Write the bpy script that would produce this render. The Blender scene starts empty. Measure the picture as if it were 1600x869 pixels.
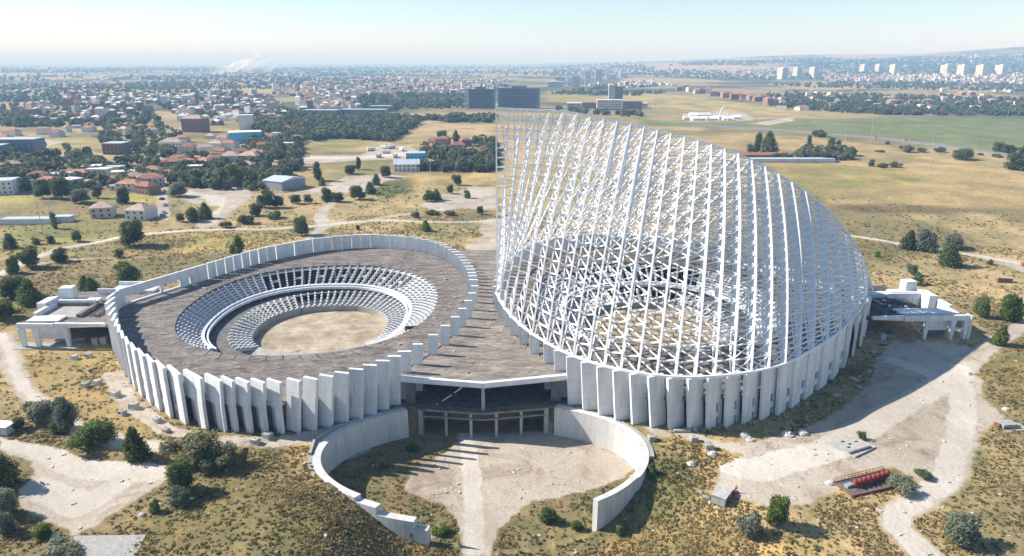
import bpy, math, random
import numpy as np
C = bpy.context.scene.collection
SC = bpy.context.scene
R = math.radians

# ------------------------------------------------------------------ camera
F, H, VH, VX, CX = 1067.0, 90.0, 97.0, 775.0, 3.7
PITCH = math.atan((434.5 - VH) / F)
YAW = math.atan((800 - VX) / F / math.cos(PITCH))
cam_d = bpy.data.cameras.new('camera'); cam = bpy.data.objects.new('camera', cam_d); C.objects.link(cam)
cam.location = (CX, 0, H); cam.rotation_euler = (R(90) - PITCH, 0, -YAW)
cam_d.sensor_width = 36; cam_d.lens = 36 * F / 1600; cam_d.clip_start = 1; cam_d.clip_end = 90000
SC.camera = cam
# ------------------------------------------------------------------ world, sun, exposure
SUN_E, SUN_AZ = 37.0, 14.0          # elevation; the sun stands at -X, turned 14 degrees to +Y
W = bpy.data.worlds.new('World'); SC.world = W; W.use_nodes = True
nt = W.node_tree; nt.nodes.clear()
sky = nt.nodes.new('ShaderNodeTexSky'); sky.sky_type = 'NISHITA'; sky.sun_disc = False
sky.sun_elevation = R(SUN_E); sky.sun_rotation = R(-90 + SUN_AZ)
sky.altitude = 60; sky.air_density = 1.0; sky.dust_density = 0.1; sky.ozone_density = 1.2
bg = nt.nodes.new('ShaderNodeBackground'); bg.inputs[1].default_value = 0.088
ow = nt.nodes.new('ShaderNodeOutputWorld')
tn = nt.nodes.new('ShaderNodeMix'); tn.data_type = 'RGBA'; tn.blend_type = 'MULTIPLY'; tn.inputs[0].default_value = 1; tn.inputs[7].default_value = (.90, .97, 1.07, 1)
nt.links.new(sky.outputs[0], tn.inputs[6]); nt.links.new(tn.outputs[2], bg.inputs[0]); nt.links.new(bg.outputs[0], ow.inputs[0])
sd = bpy.data.lights.new('sun', 'SUN'); sd.energy = 4.9; sd.angle = R(0.5); sd.color = (1, .965, .915)
so = bpy.data.objects.new('sun', sd); C.objects.link(so)
so.rotation_euler = (0, 0, 0)
from mathutils import Vector
sdir = Vector((-math.cos(R(SUN_E)) * math.cos(R(SUN_AZ)), math.cos(R(SUN_E)) * math.sin(R(SUN_AZ)), math.sin(R(SUN_E))))
so.rotation_euler = sdir.to_track_quat('Z', 'Y').to_euler()
SC.view_settings.view_transform = 'Standard'; SC.view_settings.look = 'None'
SC.view_settings.exposure = 0.85; SC.view_settings.gamma = 1
SC.view_settings.use_curve_mapping = False
SC.render.engine = 'CYCLES'
SC.cycles.max_bounces = 6; SC.cycles.diffuse_bounces = 3; SC.cycles.volume_bounces = 0
SC.cycles.transparent_max_bounces = 24
try:
    SC.cycles.use_denoising = True; SC.cycles.denoiser = 'OPENIMAGEDENOISE'
    SC.cycles.denoising_prefilter = 'ACCURATE'
except Exception: pass
HAZE = 1.7e-4
rnd = random.Random(7); nr = np.random.default_rng(7)

# ------------------------------------------------------------------ photo pixel -> place
def ray(u, v):
    dx, dy = (u - 800) / F, (434.5 - v) / F
    c, s = math.cos(PITCH), math.sin(PITCH)
    fx, fy, fz = dx, c + dy * s, -s + dy * c
    return (fx * math.cos(YAW) + fy * math.sin(YAW), -fx * math.sin(YAW) + fy * math.cos(YAW), fz)
def at(u, v, z=0.0):
    d = ray(u, v); t = (H - z) / -d[2]
    return (CX + d[0] * t, d[1] * t, z)
def at_y(u, v, y):
    d = ray(u, v); t = y / d[1]
    return (CX + d[0] * t, y, H + d[2] * t)

def sstep(a, b, x):
    t = np.clip((x - a) / (b - a), 0, 1); return t * t * (3 - 2 * t)
HA, HBF, HBN, HBL, HCY = 39.3, 24.0, 27.0, 24.6, 146.0     # the sunk forecourt: half width, far and near half depth, centre
def hemi_r(x, y):
    b = np.where(y > HCY, HBF, np.where(x < 0, HBL, HBN))
    return np.sqrt((x / HA) ** 2 + ((y - HCY) / b) ** 2)
def value_noise(x, y, s, seed=0):
    x = x / s; y = y / s
    xi = np.floor(x).astype(np.int64); yi = np.floor(y).astype(np.int64)
    fx = x - xi; fy = y - yi; fx = fx * fx * (3 - 2 * fx); fy = fy * fy * (3 - 2 * fy)
    def h(a, b):
        n = (a * 374761393 + b * 668265263 + seed * 974711) & 0x7fffffff
        n = ((n ^ (n >> 13)) * 1274126177) & 0x7fffffff
        return ((n ^ (n >> 16)) & 0xffff) / 65535.0
    return (h(xi, yi) * (1 - fx) + h(xi + 1, yi) * fx) * (1 - fy) + (h(xi, yi + 1) * (1 - fx) + h(xi + 1, yi + 1) * fx) * fy
def fbm(x, y, s, seed=0, n=3):
    return sum(value_noise(x, y, s / 2 ** i, seed + i) / 2 ** i for i in range(n)) / sum(1 / 2 ** i for i in range(n))
def height(x, y, rough=True):
    x = np.asarray(x, float); y = np.asarray(y, float)
    r = hemi_r(x, y)
    inside = (1 - sstep(1.012, 1.018, r)) * (y < 170)
    under = (np.abs(x) < 17.5) & (y >= 160) & (y < 176)
    inside = np.maximum(inside, under * 1.0)
    wl = 1 - sstep(13, 33, -x); wr = 1 - sstep(25, 62, x)
    side = np.where(x < 0, wl, wr)
    front = side * (1 - sstep(119, 147, y)) * (y < 150)
    d = np.maximum(inside, front * (r > 1.015))
    z = -8.0 * d
    # low mound left of the forecourt
    z = z + 2.2 * np.exp(-(((x + 44) / 20) ** 2 + ((y - 112) / 16) ** 2))
    # arena floors are dug into the ground
    for sx in (-1, 1):
        e = np.sqrt(((x - sx * 62) / 40) ** 2 + ((y - 231) / 42) ** 2)
        z = np.where(e < 1.0, -7.0, z)
    out = sstep(1.02, 1.2, r)
    if rough:
        z = z + out * (fbm(x, y, 18, 3) - .5) * 0.9 * (1 - sstep(900, 1500, y)) + (1 - out) * (fbm(x, y, 6, 5) - .5) * .25
    rr = np.hypot(x, y); az = np.arctan2(x, y)
    hill = sstep(4200, 10000, rr) * sstep(-.02, .45, az) * 165 * (0.75 + .5 * fbm(x, y, 5200, 9))
    hill2 = sstep(7000, 10000, rr) * sstep(.50, .68, az) * 110 * (.6 + .8 * fbm(x, y, 3000, 12))
    hill3 = sstep(9000, 20000, rr) * 50 * fbm(x, y, 6000, 21)
    return z + hill + hill2 + hill3
def ground(u, v):
    z = 0.0
    for _ in range(8):
        p = at(u, v, z); z = 0.5 * z + .5 * float(height(p[0], p[1]))
    p = at(u, v, z); return (p[0], p[1], float(height(p[0], p[1])))

# ------------------------------------------------------------------ materials
def newmat(name):
    m = bpy.data.materials.new(name); m.use_nodes = True; n = m.node_tree
    b = n.nodes['Principled BSDF']; b.inputs['Roughness'].default_value = .85
    b.inputs['Specular IOR Level'].default_value = .25
    return m, n, b
def N(n, t, **k):
    x = n.nodes.new(t)
    for a, v in k.items():
        if a.startswith('i_'): x.inputs[a[2:].replace('_', ' ')].default_value = v
        else: setattr(x, a, v)
    return x
def ramp(n, src, stops):
    r = n.nodes.new('ShaderNodeValToRGB'); n.links.new(src, r.inputs[0])
    el = r.color_ramp.elements
    el[0].position, el[0].color = stops[0][0], (*stops[0][1], 1)
    el[1].position, el[1].color = stops[-1][0], (*stops[-1][1], 1)
    for p, c in stops[1:-1]:
        e = el.new(p); e.color = (*c, 1)
    return r
def stone(name, c0, c1, scale=.3, stretch=(1, 1, 1), rough=.85, bump=0.0, fine=None, spec=.25, rand=0.0, stain=None):
    m, n, b = newmat(name); b.inputs['Roughness'].default_value = rough; b.inputs['Specular IOR Level'].default_value = spec
    g = N(n, 'ShaderNodeNewGeometry'); mp = N(n, 'ShaderNodeMapping'); mp.inputs['Scale'].default_value = stretch
    n.links.new(g.outputs['Position'], mp.inputs[0])
    no = N(n, 'ShaderNodeTexNoise', i_Scale=scale, i_Detail=6.0, i_Roughness=.62); n.links.new(mp.outputs[0], no.inputs[0])
    r = ramp(n, no.outputs[0], [(.32, c0), (.68, c1)]); col = r.outputs[0]
    if fine:
        n2 = N(n, 'ShaderNodeTexNoise', i_Scale=fine[0], i_Detail=4.0); n.links.new(mp.outputs[0], n2.inputs[0])
        r2 = ramp(n, n2.outputs[0], [(.3, (fine[1],) * 3), (.7, (fine[2],) * 3)])
        mx = N(n, 'ShaderNodeMix', data_type='RGBA', blend_type='MULTIPLY'); mx.inputs[0].default_value = 1
        n.links.new(col, mx.inputs[6]); n.links.new(r2.outputs[0], mx.inputs[7]); col = mx.outputs[2]
    if stain:   # blotches and runs with a shape of their own
        mp2 = N(n, 'ShaderNodeMapping'); mp2.inputs['Scale'].default_value = stain[3]; n.links.new(g.outputs['Position'], mp2.inputs[0])
        n3 = N(n, 'ShaderNodeTexNoise', i_Scale=stain[1], i_Detail=5.0, i_Roughness=.7); n.links.new(mp2.outputs[0], n3.inputs[0])
        r3 = ramp(n, n3.outputs[0], [(stain[2], (0, 0, 0)), (stain[2] + .12, (1, 1, 1))])
        mx = N(n, 'ShaderNodeMix', data_type='RGBA'); n.links.new(r3.outputs[0], mx.inputs[0]); n.links.new(col, mx.inputs[6])
        mx.inputs[7].default_value = (*stain[0], 1); col = mx.outputs[2]
    if rand:
        oi = N(n, 'ShaderNodeObjectInfo'); r4 = ramp(n, oi.outputs['Random'], [(0, (1 - rand,) * 3), (1, (1 + rand,) * 3)])
        mx = N(n, 'ShaderNodeMix', data_type='RGBA', blend_type='MULTIPLY'); mx.inputs[0].default_value = 1
        n.links.new(col, mx.inputs[6]); n.links.new(r4.outputs[0], mx.inputs[7]); col = mx.outputs[2]
    n.links.new(col, b.inputs['Base Color'])
    if bump:
        bp = N(n, 'ShaderNodeBump', i_Strength=1.0, i_Distance=bump); n.links.new(no.outputs[0], bp.inputs['Height']); n.links.new(bp.outputs[0], b.inputs['Normal'])
    return m
M = {}
M['white'] = stone('white_concrete', (.62, .63, .64), (.80, .80, .79), .5, (1, 1, .18), fine=(3, .92, 1), stain=((.44, .43, .41), .65, .60, (1, 1, .10)))
M['whitein'] = stone('weathered_white_concrete', (.48, .49, .50), (.72, .72, .71), .5, (1, 1, .3), fine=(2.5, .85, 1), stain=((.33, .32, .31), .5, .56, (1, 1, .3)))
M['steel'] = stone('white_painted_steel', (.80, .81, .82), (.87, .87, .86), .12, rough=.5, spec=.3, fine=(1.6, .93, 1), stain=((.60, .57, .53), .8, .70, (1, 1, .4)))
M['grey'] = stone('grey_concrete', (.30, .29, .27), (.44, .43, .40), .35, (1, 1, .35), fine=(3, .85, 1), stain=((.20, .19, .18), .6, .60, (1, 1, .2)))
M['dark'] = stone('unlit_raw_concrete', (.10, .095, .09), (.19, .18, .17), .4, fine=(2, .8, 1))  # gloom under decks and tiers put into the colour; also plain dark plates
M['roof'] = stone('bare_roof_slab', (.13, .11, .095), (.29, .255, .22), .13, (1, 2.4, 1), fine=(.9, .50, 1.22), bump=.25, stain=((.085, .068, .058), .20, .54, (1, 2.6, 1)))
M['podroof'] = stone('dusty_podium_slab', (.16, .135, .11), (.33, .29, .245), .13, (.7, 1.9, 1), fine=(.8, .55, 1.2), bump=.2, stain=((.44, .40, .35), .10, .60, (1, 2, 1)))
M['crack'] = stone('open_joint', (.05, .045, .04), (.08, .07, .06), 1)
M['hole'] = stone('dark_interior', (.03, .03, .032), (.05, .05, .05), 1)  # inner darkness of openings as a near-black colour; also tyres and chassis
M['cover'] = stone('black_roof_sheeting', (.045, .043, .045), (.12, .11, .105), .5, (1, 2.5, 1), rough=.6, bump=.5)
M['block'] = stone('cast_concrete_block', (.34, .32, .29), (.50, .48, .44), 1.2, fine=(5, .8, 1), rand=.15)
M['boulder'] = stone('pale_stone', (.45, .42, .37), (.62, .59, .53), 1.5, fine=(5, .8, 1), bump=.1)
M['red'] = stone('red_painted_steel', (.20, .03, .025), (.33, .06, .045), 1.2, rough=.5)
M['rust'] = stone('rusty_steel', (.16, .07, .045), (.30, .13, .08), 1.5, rough=.8)
M['tile'] = stone('terracotta_tiles', (.28, .12, .07), (.44, .22, .14), .25, fine=(1.5, .8, 1.1), rand=.3)
M['tilep'] = stone('faded_clay_tiles', (.36, .25, .19), (.48, .36, .29), .25, fine=(1.5, .8, 1.1), rand=.25)
M['cream'] = stone('cream_render', (.50, .44, .34), (.62, .56, .46), .2, rand=.2)
M['pale'] = stone('off_white_render', (.60, .58, .54), (.74, .72, .68), .2, rand=.12)
M['brick'] = stone('brown_brick', (.24, .15, .11), (.34, .22, .16), .3, rand=.2)
M['office'] = stone('grey_blue_curtain_wall', (.13, .16, .19), (.20, .23, .26), .1, rough=.4)
M['glass'] = stone('dark_window_glass', (.03, .035, .045), (.06, .07, .08), .5, rough=.15, spec=.5)
M['metalroof'] = stone('pale_blue_metal_sheet', (.40, .46, .50), (.50, .55, .58), .2, rough=.5)
M['bluewall'] = stone('sky_blue_cladding', (.10, .42, .62), (.14, .50, .70), .2, rough=.6)
M['greyshed'] = stone('grey_corrugated_sheet', (.24, .27, .30), (.32, .35, .37), .2, rough=.5)
M['asphalt'] = stone('worn_asphalt', (.17, .17, .175), (.25, .245, .24), .2)
M['pole'] = stone('galvanised_pole', (.42, .43, .44), (.55, .56, .57), .5, rough=.5)
M['bark'] = stone('grey_brown_bark', (.09, .07, .05), (.16, .13, .10), 2)
M['towerm'] = stone('beige_tower_render', (.60, .55, .48), (.72, .67, .60), .1, rand=.1)
def pour_lines(m, step, dark=.86, w=.02):
    # thin horizontal joints between concrete pours
    n = m.node_tree; b = n.nodes['Principled BSDF']; src = b.inputs['Base Color'].links[0].from_socket
    g = N(n, 'ShaderNodeNewGeometry'); s = N(n, 'ShaderNodeSeparateXYZ'); n.links.new(g.outputs['Position'], s.inputs[0])
    d = N(n, 'ShaderNodeMath', operation='DIVIDE'); n.links.new(s.outputs[2], d.inputs[0]); d.inputs[1].default_value = step
    f = N(n, 'ShaderNodeMath', operation='FRACT'); n.links.new(d.outputs[0], f.inputs[0]); r = ramp(n, f.outputs[0], [(w, (dark,) * 3), (w + .01, (1, 1, 1))])
    mx = N(n, 'ShaderNodeMix', data_type='RGBA', blend_type='MULTIPLY'); mx.inputs[0].default_value = 1; n.links.new(src, mx.inputs[6]); n.links.new(r.outputs[0], mx.inputs[7]); n.links.new(mx.outputs[2], b.inputs['Base Color'])
pour_lines(M['white'], 3.65, .80, .035)
def leaf(name, c0, c1, c2, scale=.9):
    m, n, b = newmat(name); b.inputs['Roughness'].default_value = .7
    g = N(n, 'ShaderNodeNewGeometry'); no = N(n, 'ShaderNodeTexNoise', i_Scale=scale, i_Detail=3.0)
    n.links.new(g.outputs['Position'], no.inputs[0])
    wn = N(n, 'ShaderNodeTexWhiteNoise'); n.links.new(g.outputs['Random Per Island'], wn.inputs[1]) if 'W' in wn.inputs else None
    ad = N(n, 'ShaderNodeMath', operation='MULTIPLY_ADD'); n.links.new(g.outputs['Random Per Island'], ad.inputs[0]); ad.inputs[1].default_value = .5
    sb = N(n, 'ShaderNodeMath', operation='SUBTRACT'); n.links.new(no.outputs[0], sb.inputs[0]); sb.inputs[1].default_value = .25
    n.links.new(sb.outputs[0], ad.inputs[2])
    r = ramp(n, ad.outputs[0], [(.22, c0), (.5, c1), (.82, c2)])
    oi = N(n, 'ShaderNodeObjectInfo'); r4 = ramp(n, oi.outputs['Random'], [(0, (.8, .82, .8)), (1, (1.25, 1.15, 1.1))])
    mx = N(n, 'ShaderNodeMix', data_type='RGBA', blend_type='MULTIPLY'); mx.inputs[0].default_value = 1
    n.links.new(r.outputs[0], mx.inputs[6]); n.links.new(r4.outputs[0], mx.inputs[7])
    n.links.new(mx.outputs[2], b.inputs['Base Color'])
    tr = N(n, 'ShaderNodeBsdfTranslucent'); n.links.new(mx.outputs[2], tr.inputs[0])
    ms = N(n, 'ShaderNodeMixShader'); ms.inputs[0].default_value = .42
    n.links.new(b.outputs[0], ms.inputs[1]); n.links.new(tr.outputs[0], ms.inputs[2])
    n.links.new(ms.outputs[0], n.nodes['Material Output'].inputs[0]); return m
L = {'d': leaf('dark_green_leaves', (.060, .080, .026), (.115, .140, .044), (.19, .215, .075)),
     'g': leaf('mid_green_leaves', (.09, .13, .04), (.155, .21, .062), (.24, .30, .10)),
     'y': leaf('bright_green_leaves', (.075, .11, .018), (.13, .19, .03), (.20, .26, .05)),
     's': leaf('silvery_green_leaves', (.13, .155, .10), (.21, .24, .16), (.32, .34, .25)),
     'o': leaf('olive_leaves', (.125, .135, .07), (.195, .205, .11), (.28, .28, .16)),
     'scrub': leaf('scrub_leaves', (.070, .090, .036), (.135, .150, .060), (.235, .225, .105), .12),
     'dry': leaf('dry_grass_blades', (.22, .16, .07), (.36, .27, .12), (.50, .40, .20), .12),
     'wood': leaf('woodland_leaves', (.058, .082, .036), (.105, .132, .058), (.175, .19, .095), .03)}

# ------------------------------------------------------------------ mesh building
class MB:
    def __init__(s): s.v = []; s.f = []; s.mi = []; s.cur = 0
    def add(s, vs, fs):
        o = len(s.v); s.v.extend([tuple(map(float, p)) for p in vs])
        s.f.extend([tuple(i + o for i in f) for f in fs]); s.mi.extend([s.cur] * len(fs)); return s
    def box(s, c, d, rz=0.0):
        """c = centre of the bottom face, d = size"""
        co, si = math.cos(rz), math.sin(rz); vs = []
        for z in (0, d[2]):
            for x, y in ((-.5, -.5), (.5, -.5), (.5, .5), (-.5, .5)):
                X, Y = x * d[0], y * d[1]; vs.append((c[0] + X * co - Y * si, c[1] + X * si + Y * co, c[2] + z))
        return s.add(vs, [(3, 2, 1, 0), (4, 5, 6, 7), (0, 1, 5, 4), (1, 2, 6, 5), (2, 3, 7, 6), (3, 0, 4, 7)])
    def hexa(s, b, t):
        """four bottom and four top corners"""
        return s.add(list(b) + list(t), [(3, 2, 1, 0), (4, 5, 6, 7), (0, 1, 5, 4), (1, 2, 6, 5), (2, 3, 7, 6), (3, 0, 4, 7)])
    def prism(s, poly, z0, z1):
        n = len(poly); vs = [(p[0], p[1], z0) for p in poly] + [(p[0], p[1], z1) for p in poly]
        ar = sum(poly[i][0] * poly[(i + 1) % n][1] - poly[(i + 1) % n][0] * poly[i][1] for i in range(n))
        fs = [tuple(range(n))[::-1], tuple(range(n, 2 * n))] + [(i, (i + 1) % n, n + (i + 1) % n, n + i) for i in range(n)]
        if ar < 0: fs = [f[::-1] for f in fs]
        return s.add(vs, fs)
    def tube(s, a, b, r, n=4, r2=None):
        a = Vector(a); b = Vector(b); d = b - a
        if d.length < 1e-6: return s
        d.normalize(); up = Vector((0, 0, 1)) if abs(d.z) < .95 else Vector((1, 0, 0))
        x = d.cross(up).normalized(); y = d.cross(x); r2 = r if r2 is None else r2; vs = []
        for p, q in ((a, r), (b, r2)):
            for i in range(n):
                t = 2 * math.pi * (i + .5) / n; vs.append(p + x * (q * math.cos(t)) + y * (q * math.sin(t)))
        fs = [(i, (i + 1) % n, n + (i + 1) % n, n + i) for i in range(n)] + [tuple(range(n))[::-1], tuple(range(n, 2 * n))]
        return s.add(vs, fs)
    def path(s, pts, r, n=4):
        """one tube swept along a line of points"""
        pts = [Vector(p) for p in pts]; vs = []
        for i, p in enumerate(pts):
            d = (pts[min(i + 1, len(pts) - 1)] - pts[max(i - 1, 0)])
            if d.length < 1e-6: d = Vector((0, 0, 1))
            d.normalize(); up = Vector((1, 0, 0)) if abs(d.x) < .9 else Vector((0, 0, 1))
            x = d.cross(up).normalized(); y = d.cross(x)
            for k in range(n):
                t = 2 * math.pi * (k + .5) / n; vs.append(p + x * (r * math.cos(t)) + y * (r * math.sin(t)))
        m = len(pts); fs = [(i * n + k, i * n + (k + 1) % n, (i + 1) * n + (k + 1) % n, (i + 1) * n + k) for i in range(m - 1) for k in range(n)]
        fs += [tuple(range(n))[::-1], tuple(range((m - 1) * n, m * n))]
        return s.add(vs, fs)
    def ring(s, A, B):
        """closed strip between two loops of points"""
        n = len(A); return s.add(list(A) + list(B), [(i, (i + 1) % n, n + (i + 1) % n, n + i) for i in range(n)])
    def build(s, name, mats, parent=None, smooth=False):
        me = bpy.data.meshes.new(name); off = parent.location if parent else Vector((0, 0, 0))
        if parent and parent.type == 'MESH' and parent.parent: off = parent.parent.location
        v = np.array(s.v, np.float64) - np.array(off)
        me.from_pydata(v.tolist(), [], s.f)
        if not isinstance(mats, (list, tuple)): mats = [mats]
        for m in mats: me.materials.append(m)
        if len(mats) > 1: me.polygons.foreach_set('material_index', s.mi)
        if smooth: me.polygons.foreach_set('use_smooth', [True] * len(s.f))
        me.validate(); me.update()
        o = bpy.data.objects.new(name, me); C.objects.link(o)
        if parent: o.parent = parent
        return o
def tag(o, label=None, cat=None, group=None, kind=None):
    if label: o['label'] = label
    if cat: o['category'] = cat
    if group: o['group'] = group
    if kind: o['kind'] = kind
    return o
def thing(name, loc, label, cat, group=None):
    o = bpy.data.objects.new(name, None); C.objects.link(o); o.location = loc; o.empty_display_size = 1
    return tag(o, label, cat, group)
def np_mesh(name, V, Fc, mats, mi=None):
    """V (n,3), Fc (m,k) arrays"""
    me = bpy.data.meshes.new(name); k = Fc.shape[1]
    me.vertices.add(len(V)); me.vertices.foreach_set('co', np.ascontiguousarray(V, np.float32).ravel())
    me.loops.add(Fc.size); me.loops.foreach_set('vertex_index', np.ascontiguousarray(Fc, np.int32).ravel())
    me.polygons.add(len(Fc)); me.polygons.foreach_set('loop_start', np.arange(0, Fc.size, k, dtype=np.int32))
    me.polygons.foreach_set('loop_total', np.full(len(Fc), k, np.int32))
    for m in mats: me.materials.append(m)
    if mi is not None: me.polygons.foreach_set('material_index', np.ascontiguousarray(mi, np.int32))
    me.update(); me.validate()
    return me
# ------------------------------------------------------------------ the ground as one sheet, with its land cover
def P0(pts, z=0.0): return np.array([at(u, max(v, 98.6), z)[:2] for u, v in pts])
def sd_poly(x, y, P):
    d = np.full(x.shape, 1e18); ins = np.zeros(x.shape, bool); n = len(P)
    for i in range(n):
        ax, ay = P[i]; bx, by = P[(i + 1) % n]; ex, ey = bx - ax, by - ay
        t = np.clip(((x - ax) * ex + (y - ay) * ey) / (ex * ex + ey * ey + 1e-9), 0, 1)
        d = np.minimum(d, (x - ax - t * ex) ** 2 + (y - ay - t * ey) ** 2)
        c = ((ay > y) != (by > y)) & (x < (bx - ax) * (y - ay) / (by - ay + 1e-12) + ax); ins ^= c
    return np.where(ins, 1, -1) * np.sqrt(d)
def sd_line(x, y, P, w):
    d = np.full(x.shape, 1e18); w = np.asarray(w, float) if np.ndim(w) else np.full(len(P), float(w)); ww = np.zeros(x.shape)
    for i in range(len(P) - 1):
        ax, ay = P[i]; bx, by = P[i + 1]; ex, ey = bx - ax, by - ay
        t = np.clip(((x - ax) * ex + (y - ay) * ey) / (ex * ex + ey * ey + 1e-9), 0, 1)
        q = (x - ax - t * ex) ** 2 + (y - ay - t * ey) ** 2; k = q < d; d = np.where(k, q, d); ww = np.where(k, w[i] * (1 - t) + w[i + 1] * t, ww)
    return ww / 2 - np.sqrt(d)
# (pixels of the photograph traced on the level ground, then turned into places)
DIRT = [
 ('p', [(0,684),(40,690),(95,700),(125,716),(190,722),(262,728),(266,745),(235,770),(190,795),(150,822),(118,836),(70,812),(35,795),(28,770),(52,742),(48,720),(0,702)], 0),
 ('p', [(690,668),(708,672),(716,690),(700,705),(668,722),(640,742),(632,765),(655,778),(690,785),(716,812),(722,869),(766,869),(775,835),(812,795),(835,782),(880,776),(935,762),(975,745),(992,728),(975,712),(930,695),(870,684),(860,672),(800,672),(742,674)], -8),
 ('p', [(1045,660),(1130,692),(1180,690),(1240,676),(1290,655),(1330,628),(1360,600),(1372,560),(1400,528),(1480,535),(1530,545),(1500,570),(1520,610),(1556,640),(1574,655),(1545,668),(1512,700),(1490,745),(1470,765),(1448,752),(1405,735),(1392,728),(1330,742),(1300,770),(1250,790),(1200,792),(1165,780),(1120,755),(1125,728),(1165,712),(1120,700),(1060,680)], 0),
 ('l', [(1500,590),(1506,640),(1494,700),(1478,750),(1440,778),(1402,800),(1400,822),(1430,850),(1460,880)], [11,9,8,7,6.5,6,6,6.5,7], 0),
 ('l', [(1500,575),(1535,550),(1570,525),(1620,498)], [9,6,6,6], 0),
 ('l', [(1325,368),(1380,376),(1450,388),(1530,400),(1640,422)], [5,5,5,6,7], 0),
 ('l', [(1530,401),(1570,412),(1650,440)], [5,6,7], 0),
 ('l', [(0,525),(14,545),(20,575),(40,610),(75,640),(120,668),(180,690),(260,700)], [7,6,6,5,5,5,6,5], 0),
 ('l', [(0,428),(40,408),(90,390),(150,379),(215,366),(300,359),(400,358),(470,355),(530,349),(590,344),(660,347),(770,346)], [7,7,7,6,5,5,4,5,8,5,3,4], 0),
 ('l', [(510,352),(500,340),(508,325),(525,314),(560,306)], [9,8,7,5,3], 0),
 ('l', [(560,348),(600,339),(640,334)], [5,4,3], 0),
 ('l', [(505,355),(492,366),(480,374)], [7,6,4], 0),
 ('l', [(60,412),(85,408),(160,403),(230,402)], [4,3,2,1], 0),
 ('l', [(775,345),(765,358),(778,370),(760,385)], [14,12,14,22], 0),
 ('p', [(290,296),(340,293),(384,293),(396,304),(365,330),(340,350),(318,357),(305,352),(330,335),(345,322),(300,318),(282,308)], 0),
 ('p', [(655,322),(690,305),(740,292),(776,292),(776,328),(720,326),(690,330)], 0),
 ('p', [(505,292),(540,276),(600,272),(640,276),(600,284),(580,300),(545,300),(505,304),(455,300)], 0),
 ('l', [(405,304),(460,303),(540,302)], [6,6,4], 0),
 ('p', [(420,250),(480,243),(560,243),(600,236),(640,240),(610,250),(540,252),(480,256),(410,258)], 0),
 ('p', [(560,245),(590,228),(640,228),(660,240),(640,252)], 0),
 ('l', [(257,342),(252,300),(252,250),(250,215),(248,190)], [7,7,7,7,7], 0),
 ('p', [(460,690),(500,686),(512,740),(488,760),(455,730)], 0) if False else ('l', [(175,585),(200,630),(260,672),(340,690),(430,692),(500,680),(560,660)], [5,5,4,4,5,6,5], 0),
 ('l', [(1000,660),(1040,680)], [3,3], 0), ('l', [(870,645),(920,655),(980,675)], [5,6,4], 0),
 ('p', [(1180,192),(1240,183),(1240,189),(1200,196),(1160,192)], 0), ('p', [(1065,178),(1160,174),(1180,188),(1080,190)], 0),
 ('p', [(20,222),(60,216),(100,222),(60,232)], 0), ('p', [(90,238),(140,232),(150,240),(100,246)], 0),
 ('l', [(680,812),(640,800),(600,788),(560,770)], [2.5,3,3,2], -4),
]
HWY = [(1080,196),(1160,200),(1240,206),(1320,212),(1400,219),(1480,229),(1560,240),(1680,262)]
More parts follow.
